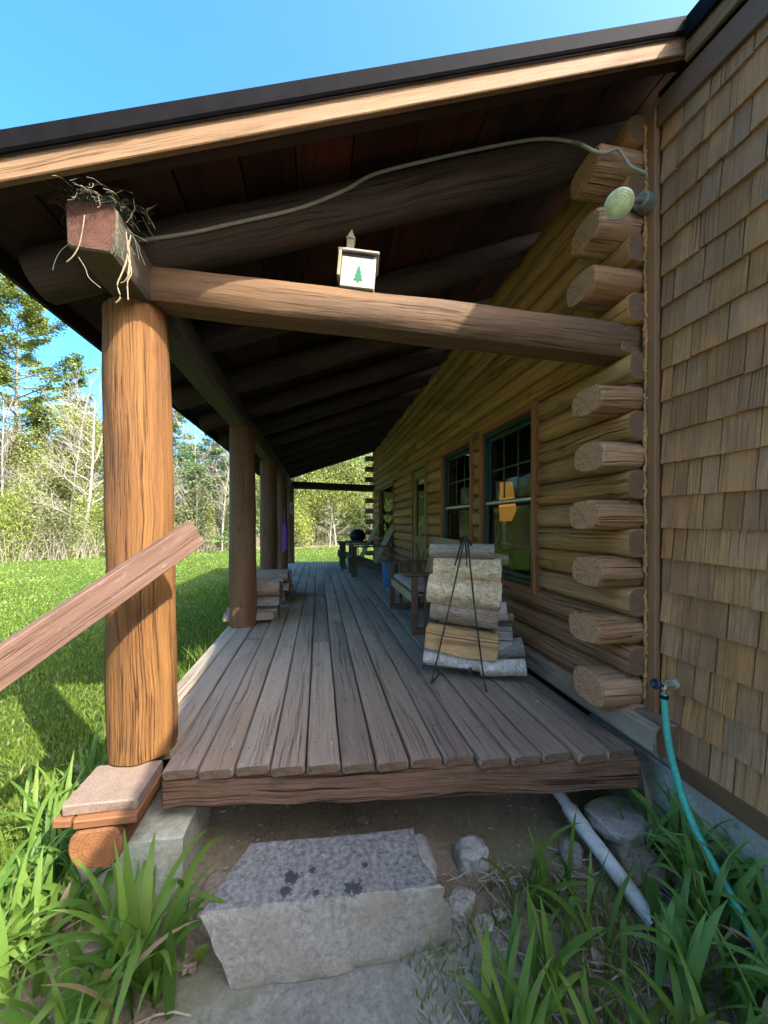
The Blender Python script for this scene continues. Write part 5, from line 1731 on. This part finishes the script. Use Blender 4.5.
for i, (x, y, h) in enumerate(flank):
    leafy('leafy tree out on the left flank of the lawn', 0, 0, h, 120 + i, 'olive', 6000, .12, group='flank trees left of the lawn', pos=(x, y, 0), spread=.6, up=.6, nfirst=18, base=.12, clump=.35, tone=.1)


def brush():
    """undergrowth along the edge of the wood: twigs, dry stalks and small leaves"""
    rs_ = np.random.RandomState(77)
    n = 3000
    az = rs_.uniform(-62, 26, n); d = 18.6 + 0.07 * (az + 35) + rs_.exponential(2.6, n)
    d = np.where(az > -14, d + 3.6, d)
    x = d * np.sin(np.radians(az)); y = d * np.cos(np.radians(az))
    h = rs_.uniform(.3, 1.5, n)
    lean = rs_.normal(0, .3, (n, 2))
    S = np.zeros((n, 4, 2, 3))
    for k in range(4):
        s = k / 3
        cx = x + lean[:, 0] * h * s ** 1.5; cy = y + lean[:, 1] * h * s ** 1.5; cz = GZ - .02 + h * s
        w_ = 0.011 * (1 - .7 * s)
        S[:, k, 0] = np.stack([cx - w_, cy, cz], 1); S[:, k, 1] = np.stack([cx + w_, cy, cz], 1)
    o = strips('brushwood', S, 'twig', rs_.rand(n))
    tag(o, 'tangle of dry stalks and thin twigs along the edge of the wood', 'brushwood', None, 'stuff')
    m = 150000
    az = rs_.uniform(-64, 28, m); d = 18.8 + 0.07 * (az + 35) + rs_.exponential(3.4, m)
    d = np.where(az > -14, d + 3.4, d)
    hmax = 1.2 + 1.6 * (0.5 + 0.5 * np.sin(az * 1.1) * np.sin(az * .37 + 1)) + 0.25 * (d - 18)
    c = np.stack([d * np.sin(np.radians(az)), d * np.cos(np.radians(az)), GZ + hmax * rs_.rand(m) ** 1.2], 1)
    l = rs_.uniform(.05, .13, m)
    o = quads('undergrowth', kites(c, rs_.normal(0, 1, (m, 3)), l, l * .55, rs_), ['olive', 'spring'], midx=(np.sin(az * .9 + 1) + rs_.normal(0, .5, m) > .2).astype(int), rnd=np.clip(.45 + .25 * np.sin(az * 1.7) * np.sin(d) + rs_.normal(0, .15, m), 0, 1))
    tag(o, 'olive and yellow undergrowth along the edge of the wood', 'undergrowth', None, 'stuff')
    m = 70000
    az = rs_.uniform(-75, 40, m); d = rs_.uniform(33, 46, m)
    top = np.where((az > -36) & (az < -23), 4.5, 7.5)
    c = np.stack([d * np.sin(np.radians(az)), d * np.cos(np.radians(az)), GZ + top * rs_.rand(m)], 1)
    l = rs_.uniform(.3, .6, m)
    o = quads('far_wood', kites(c, rs_.normal(0, 1, (m, 3)), l, l * .5, rs_), 'spruce', np.clip(.35 + rs_.normal(0, .2, m), 0, 1))
    tag(o, 'dark depth of the wood far behind the lawn trees', 'wood', None, 'stuff')


brush()


def lawn():
    rs_ = np.random.RandomState(5)
    n = 210000
    az = np.radians(rs_.uniform(-80, 13, n)); d = np.exp(rs_.uniform(math.log(1.0), math.log(23.5), n))
    x = d * np.sin(az); y = d * np.cos(az)
    ok = ~((x > -0.93) & (y < 9.95)) & ~((x > -1.15) & (y < 1.6) & (rs_.rand(n) < .7)) & (-0.33 * x + y < 23.0)
    x, y, d = x[ok], y[ok], d[ok]
    n = len(x)
    h = rs_.uniform(.022, .052, n) * (1 + .4 * np.sin(x * 1.9) * np.sin(y * 1.7))
    w_ = 0.0016 + 0.0011 * d
    a = rs_.rand(n) * 6.283
    b = rs_.rand(n) * 6.283; le = np.abs(rs_.normal(0, .5, n)) * h
    S = np.zeros((n, 3, 2, 3))
    z0 = lawn_z(x, y)
    for k, (s, wk) in enumerate(((0, 1), (.55, .8), (1, .12))):
        cx = x + np.cos(b) * le * s * s; cy = y + np.sin(b) * le * s * s; cz = z0 + h * s * (1 - .12 * s)
        S[:, k, 0] = np.stack([cx - np.cos(a) * w_ * wk, cy - np.sin(a) * w_ * wk, cz], 1)
        S[:, k, 1] = np.stack([cx + np.cos(a) * w_ * wk, cy + np.sin(a) * w_ * wk, cz], 1)
    patch = 0.12 * np.sin(x * 1.3 + 2) * np.sin(y * 1.1) + .08 * np.sin(x * 3.1) * np.sin(y * 2.7 + 1)
    rn = np.clip(.5 + patch + rs_.normal(0, .15, n), 0, .93)
    rn = np.where(rs_.rand(n) < .03, 1.0, rn)
    o = strips('lawn_grass', S, 'grass', rn)
    tag(o, 'short green lawn grass left of the porch', 'grass', None, 'stuff')
    # taller blades at the deck's edge
    n = 2600
    x = -0.93 - np.abs(rs_.normal(0, .13, n)); y = rs_.uniform(2.2, 9.5, n); h = rs_.uniform(.12, .34, n)
    a = rs_.rand(n) * 6.283; le = rs_.uniform(.1, .6, n) * h
    S = np.zeros((n, 5, 2, 3)); q = rs_.rand(n) * 6.283
    for k in range(5):
        s = k / 4
        wk = 0.007 * (1 - s ** 2.2) + .0004
        cx = x + np.cos(a) * le * s * s; cy = y + np.sin(a) * le * s * s; cz = GZ + h * (s - .15 * s * s)
        S[:, k, 0] = np.stack([cx - np.cos(q) * wk, cy - np.sin(q) * wk, cz], 1); S[:, k, 1] = np.stack([cx + np.cos(q) * wk, cy + np.sin(q) * wk, cz], 1)
    o = strips('tall_grass', S, 'grass', np.clip(rs_.normal(.55, .15, n), 0, .9))
    tag(o, 'tall uncut grass along the lawn side of the deck', 'grass', None, 'stuff')


lawn()


def daylily(pos, n, L0, L1, seed, label, mat='lily', wid=0.017, spread=0.06, lean=None, upright=1.0, group='daylily clumps round the porch step', tone=0.0):
    rs_ = np.random.RandomState(seed)
    pos = Vector(pos)
    S, rn = [], []
    seg = 11
    for i in range(int(n * 1.1)):
        a = rs_.rand() * 6.283
        if lean is not None and rs_.rand() < .7: a = lean + rs_.normal(0, .75)
        L = rs_.uniform(L0, L1)
        el = R(rs_.uniform(58, 88)) * upright
        curl = rs_.uniform(0.6, 2.3) * (1.0 if rs_.rand() < .8 else .25)
        kink = rs_.rand() < .14
        kp = rs_.uniform(.5, .8)
        p = np.array([pos.x + rs_.normal(0, spread), pos.y + rs_.normal(0, spread), pos.z - .01])
        w0 = wid * rs_.uniform(.65, 1.25)
        tw = rs_.normal(0, .35)
        rows = []
        for k in range(seg + 1):
            s = k / seg
            e = el - curl * s ** 1.6
            if kink and s > kp: e -= 1.3
            d = np.array([math.cos(a) * math.cos(e), math.sin(a) * math.cos(e), math.sin(e)])
            aa = a + tw * s
            sd = np.array([-math.sin(aa), math.cos(aa), 0])
            nn = np.cross(sd, d)
            ww = w0 * (0.55 + 1.5 * s if s < .3 else 1.0) * max(0.03, (1 - max(0, (s - .45) / .55) ** 1.7))
            fold = 0.35 * ww * (1 - .5 * s)
            rows.append([p - sd * ww + nn * fold * .5, p - nn * fold * .0, p + sd * ww + nn * fold * .5])
            p = p + d * L / seg
            if p[2] < pos.z + .01: p[2] = pos.z + .01
        S.append(rows)
        rn.append(np.clip(rs_.normal(.5 + tone, .2), 0, .94) if rs_.rand() > .03 else 1.0)
    o = strips('daylily', np.array(S), mat, rn)
    return tag(o, label, 'daylily', group)


def DL(u, v, n, L0, L1, seed, label, z=GZ + 0.02, **kw):
    p = G(u, v, z)
    return daylily(p, n, L0, L1, seed, label, **kw)


DL(142, 985, 46, .26, .46, 1, 'big daylily clump left of the step block, leaves reaching over the stone', spread=.05, wid=.015, tone=.05)
DL(60, 1085, 34, .22, .4, 2, 'daylily clump at the bottom left corner, long blade pointing right', spread=.06, wid=.014, tone=.15)
DL(10, 985, 40, .18, .32, 3, 'bright daylily clump at the left edge of the picture', spread=.07, wid=.013, tone=.28)
DL(66, 925, 34, .18, .32, 4, 'daylily clump below the girder end at the left', spread=.07, wid=.015, tone=.1)
DL(45, 890, 40, .15, .26, 5, 'dense daylily clump left of the stone pier', spread=.09, wid=.015, tone=.05)
DL(-40, 950, 40, .16, .28, 6, 'daylily clump just outside at the left', spread=.09, wid=.014, tone=.2)
daylily((-1.12, 1.95, GZ), 44, .22, .42, 7, 'sunlit yellow green daylilies behind the corner post', spread=.09, wid=.011, tone=.3)
daylily((-1.10, 2.35, GZ), 36, .2, .36, 8, 'daylilies along the deck beyond the corner post', spread=.09, wid=.011, tone=.15)
# right side
kw = dict(mat='lilyblue')
DL(545, 905, 11, .24, .38, 20, 'upright daylily clump left of the white pipe', spread=.05, wid=.011, tone=.15)
DL(592, 965, 10, .22, .36, 21, 'slim daylily clump growing in front of the white pipe', spread=.05, wid=.011, tone=.1)
DL(662, 838, 20, .2, .34, 22, 'daylily clump right behind the white pipe by the foundation stone', z=GZ + .06, spread=.06, wid=.012, **kw)
DL(690, 868, 34, .24, .40, 23, 'dense dark daylily clump against the concrete foundation', z=GZ + .08, spread=.09, wid=.014, **kw)
DL(718, 918, 34, .24, .40, 24, 'dark daylily clump beneath the hose', z=GZ + .08, spread=.08, wid=.014, **kw)
DL(757, 930, 32, .24, .40, 25, 'daylily clump at the right edge by the foundation', z=GZ + .08, spread=.08, wid=.014, **kw)
DL(700, 990, 20, .22, .34, 26, 'daylily clump with folded leaves in front of the hose', z=GZ + .05, spread=.06, wid=.014, tone=.05, **kw)
DL(764, 1020, 30, .24, .40, 27, 'daylily clump at the bottom right corner', z=GZ + .05, spread=.08, wid=.015, tone=.05, **kw)
DL(716, 1090, 24, .2, .32, 28, 'daylily clump at the bottom edge right of the weeds', z=GZ + .04, spread=.07, wid=.015, tone=.2)
DL(524, 1070, 24, .2, .36, 29, 'daylily clump at the bottom right of the paving stone', spread=.045, wid=.011, tone=.2)
DL(548, 990, 11, .18, .30, 30, 'small broad leafed daylily beside the paving stone', spread=.03, wid=.013, tone=.2)
DL(618, 1090, 15, .18, .3, 31, 'daylily clump at the bottom edge amid the weeds', spread=.05, wid=.011, tone=.2)
DL(800, 900, 40, .24, .4, 32, 'daylily clump against the foundation just outside at the right', z=GZ + .08, spread=.08, wid=.014, **kw)


def weeds():
    rs_ = np.random.RandomState(9)
    n = 15000
    x = rs_.uniform(.22, 1.4, n); y = rs_.uniform(.35, 1.5, n)
    dens = np.array([0.5 + 0.5 * mnoise.noise(Vector((a * 5, b * 5, 2))) + .4 * mnoise.noise(Vector((a * 14, b * 14, 5))) for a, b in zip(x, y)])
    fr = np.clip((1.3 - y) / .5, 0.05, 1) * np.clip((x - .30 + (1.05 - y) * .1) / .1, 0, 1)
    ok = (rs_.rand(n) < (np.clip((dens - .3) * 1.3, 0, .75) * fr)) & ~((x < .6) & (y > 1.15))
    x, y = x[ok], y[ok]; n = len(x)
    z = np.array([soil_h(a, b) for a, b in zip(x, y)])
    c = np.stack([x, y, z + np.abs(rs_.normal(.012, .016, n))], 1)
    d = rs_.normal(0, 1, (n, 3)); d[:, 2] = np.abs(d[:, 2]) * .5
    l = rs_.uniform(.008, .024, n)
    o = quads('ground_weeds', kites(c, d, l, l * .6, rs_), 'weed', np.clip(rs_.normal(.5, .22, n), 0, 1))
    tag(o, 'low weeds and moss covering the soil before the foundation', 'weeds', None, 'stuff')
    # thin grass among them
    n = 5200
    x = np.concatenate([rs_.uniform(.25, 1.35, n - 900), rs_.uniform(-1.15, -.45, 900)]); y = np.concatenate([rs_.uniform(.4, 1.4, n - 900), rs_.uniform(.7, 1.5, 900)])
    ok = (np.sin(x * 11) * np.sin(y * 9 + 1) + rs_.normal(0, .5, n)) > .1
    x, y = x[ok], y[ok]; n = len(x)
    z = np.array([soil_h(a, b) if a > -1 else GZ for a, b in zip(x, y)])
    h = rs_.uniform(.03, .13, n); a = rs_.rand(n) * 6.283; le = h * rs_.uniform(.1, 1.0, n); q = rs_.rand(n) * 6.283
    S = np.zeros((n, 5, 2, 3))
    for k in range(5):
        s = k / 4; wk = .0022 * (1 - s ** 2) + .0002
        cx = x + np.cos(a) * le * s * s; cy = y + np.sin(a) * le * s * s; cz = z + h * (s - .2 * s * s)
        S[:, k, 0] = np.stack([cx - np.cos(q) * wk, cy - np.sin(q) * wk, cz], 1); S[:, k, 1] = np.stack([cx + np.cos(q) * wk, cy + np.sin(q) * wk, cz], 1)
    o = strips('weed_grass', S, 'grass', np.clip(rs_.normal(.6, .2, n), 0, 1))
    tag(o, 'thin wild grass among the weeds around the step', 'grass', None, 'stuff')
    # crumbs of bark, twigs and old leaves on the soil under the porch edge
    n = 1500
    x = rs_.uniform(-.5, 1.25, n); y = rs_.uniform(1.0, 2.3, n)
    z = np.array([soil_h(a, b) for a, b in zip(x, y)])
    d = rs_.normal(0, 1, (n, 3)); d[:, 2] *= .15
    l = rs_.uniform(.006, .035, n)
    o = quads('leaf_litter', kites(np.stack([x, y, z + .004 + .004 * rs_.rand(n)], 1), d, l, l * .35, rs_), 'litter', rs_.rand(n))
    tag(o, 'crumbled dead leaves and twigs on the soil under the porch edge', 'leaf litter', None, 'stuff')

    # bark crumbs and grit on the deck boards
    n = 700
    k = rs_.rand(n) < .55
    x = np.where(k, rs_.normal(.85, .3, n), rs_.uniform(-.55, 1.25, n)); y = np.where(k, rs_.normal(2.3, .35, n), rs_.uniform(1.75, 6, n))
    ok = (x > -.55) & (x < 1.28) & (y > 1.75)
    x, y = x[ok], y[ok]; n = len(x)
    d = rs_.normal(0, 1, (n, 3)); d[:, 2] *= .1
    l = rs_.uniform(.004, .018, n) * np.where(rs_.rand(n) < .06, 1.8, 1)
    o = quads('bark_crumbs', kites(np.stack([x, y, np.full(n, .0045) + .003 * rs_.rand(n)], 1), d, l, l * .5, rs_), 'litter', rs_.rand(n))
    tag(o, 'bark crumbs and grit scattered on the deck round the firewood rack', 'bark crumbs', None, 'stuff')


weeds()


def dead_straw():
    rs_ = np.random.RandomState(19)
    n = 420
    x = np.where(rs_.rand(n) < .65, rs_.uniform(.3, 1.38, n), rs_.uniform(-1.2, -.4, n)); y = rs_.uniform(.55, 1.5, n)
    z = np.array([soil_h(a, b) if a > -1 else GZ for a, b in zip(x, y)]) + .008 + .02 * rs_.rand(n)
    a = rs_.rand(n) * 6.283; L = rs_.uniform(.05, .22, n); bend = rs_.normal(0, .6, n)
    S = np.zeros((n, 5, 2, 3))
    for k in range(5):
        s = k / 4; b = a + bend * s
        cx = x + np.cos(b) * L * (s - .5); cy = y + np.sin(b) * L * (s - .5); wk = .0028 * (1 - abs(s - .4))
        zz = z + .02 * np.sin(s * 3.1) * rs_.rand(n)
        S[:, k, 0] = np.stack([cx - np.sin(b) * wk, cy + np.cos(b) * wk, zz], 1); S[:, k, 1] = np.stack([cx + np.sin(b) * wk, cy - np.cos(b) * wk, zz + .002], 1)
    o = strips('dead_straw', S, 'litter', rs_.rand(n))
    tag(o, 'dead tan leaf blades lying in the plant beds', 'straw', None, 'stuff')


dead_straw()


def dry_leaf(u, v, size, rz, label, z=None, mat='litter'):
    p = G(u, v, GZ + .02)
    p.z = soil_h(p.x, p.y) + .012 if z is None else z
    mb = MB()
    nu, nv = 8, 4
    vs, fs = [], []
    sd = u * .7
    for i in range(nu + 1):
        for j in range(nv + 1):
            s = i / nu; t_ = -1 + 2 * j / nv
            wd = size * .42 * math.sin(math.pi * min(1, s * 1.02 + .02)) ** .8 * (1 + .25 * math.sin(s * 17 + sd))
            vs.append((size * (s - .5), t_ * wd, .012 * t_ * t_ + .01 * math.sin(s * 5 + sd) + .004 * math.sin(t_ * 6 + sd)))
    for i in range(nu):
        for j in range(nv):
            a = i * (nv + 1) + j
            fs.append((a, a + nv + 1, a + nv + 2, a + 1))
    mb.add(vs, fs, [[(0, 0)] * 4] * len(fs), 0)
    o = mb.build('dry_leaf', [mat], None, 80)
    o.location = p; o.rotation_euler = (random.uniform(-.2, .2), random.uniform(-.2, .2), rz)
    tag(o, label, 'dead leaf', 'dead leaves on the ground')


dry_leaf(512, 885, .05, .4, 'pale curled dead leaf on the soil left of the upright daylily')
dry_leaf(667, 938, .07, -.6, 'tan dead leaf at the end of the white pipe')
dry_leaf(596, 962, .06, 1.1, 'brown dead leaf among the weeds in the middle')
dry_leaf(672, 992, .08, -.7, 'long grey dead leaf in front of the right daylilies')
dry_leaf(558, 918, .05, .2, 'small brown dead leaf beside the upright daylily')
dry_leaf(650, 955, .05, 1.9, 'dark dead leaf near the pipe end')
dry_leaf(362, 826, .045, .5, 'pale dead leaf in the dark under the porch edge')
dry_leaf(190, 976, .05, .9, 'dry scrap of straw coloured leaf on the paving stone', z=-.415)

# ------------------------------------------------------------------ light and camera
SUN_AZ = 40.0                                # degrees from -Y towards +X
SUN_EL = 39.5
w = bpy.data.worlds.new('World'); scene.world = w
w.use_nodes = True
nt_ = w.node_tree
bg = nt_.nodes.get('Background') or nt_.nodes.new('ShaderNodeBackground')
sky = nt_.nodes.new('ShaderNodeTexSky'); sky.sky_type = 'NISHITA'; sky.sun_disc = False
sky.sun_elevation = R(SUN_EL); sky.sun_rotation = R(180 - SUN_AZ)
sky.air_density = 0.75; sky.dust_density = 5.5; sky.ozone_density = 5.0
hs = nt_.nodes.new('ShaderNodeHueSaturation')
hs.inputs['Hue'].default_value = 0.488; hs.inputs['Saturation'].default_value = 1.27; hs.inputs['Value'].default_value = 0.95
nt_.links.new(sky.outputs[0], hs.inputs['Color']); nt_.links.new(hs.outputs[0], bg.inputs[0])
bg.inputs[1].default_value = 0.15
sd = Vector((math.sin(R(SUN_AZ)) * math.cos(R(SUN_EL)), -math.cos(R(SUN_AZ)) * math.cos(R(SUN_EL)), math.sin(R(SUN_EL))))
ld = bpy.data.lights.new('Sun', 'SUN'); ld.energy = 2.0; ld.angle = R(0.5); ld.color = (1.0, 0.93, 0.82)
lo = bpy.data.objects.new('Sun', ld); C.objects.link(lo)
lo.rotation_euler = (-sd).to_track_quat('-Z', 'Y').to_euler()
lo.location = (10, -10, 12)

cd = bpy.data.cameras.new('Camera'); cam = bpy.data.objects.new('Camera', cd); C.objects.link(cam)
cd.sensor_fit = 'VERTICAL'; cd.sensor_height = 36.0; cd.sensor_width = 27.0
cd.lens = 36.0 * 390 / 1024
cd.shift_y = 11 / 1024
cd.clip_start = 0.02; cd.clip_end = 1000
cam.location = (0, 0, EYE); cam.rotation_euler = (R(90), 0, -TH)
scene.camera = cam
scene.cycles.max_bounces = 12; scene.cycles.diffuse_bounces = 8; scene.cycles.transparent_max_bounces = 16
scene.view_settings.view_transform = 'Standard'; scene.view_settings.look = 'None'
scene.view_settings.exposure = 2.58; scene.view_settings.gamma = 1.0
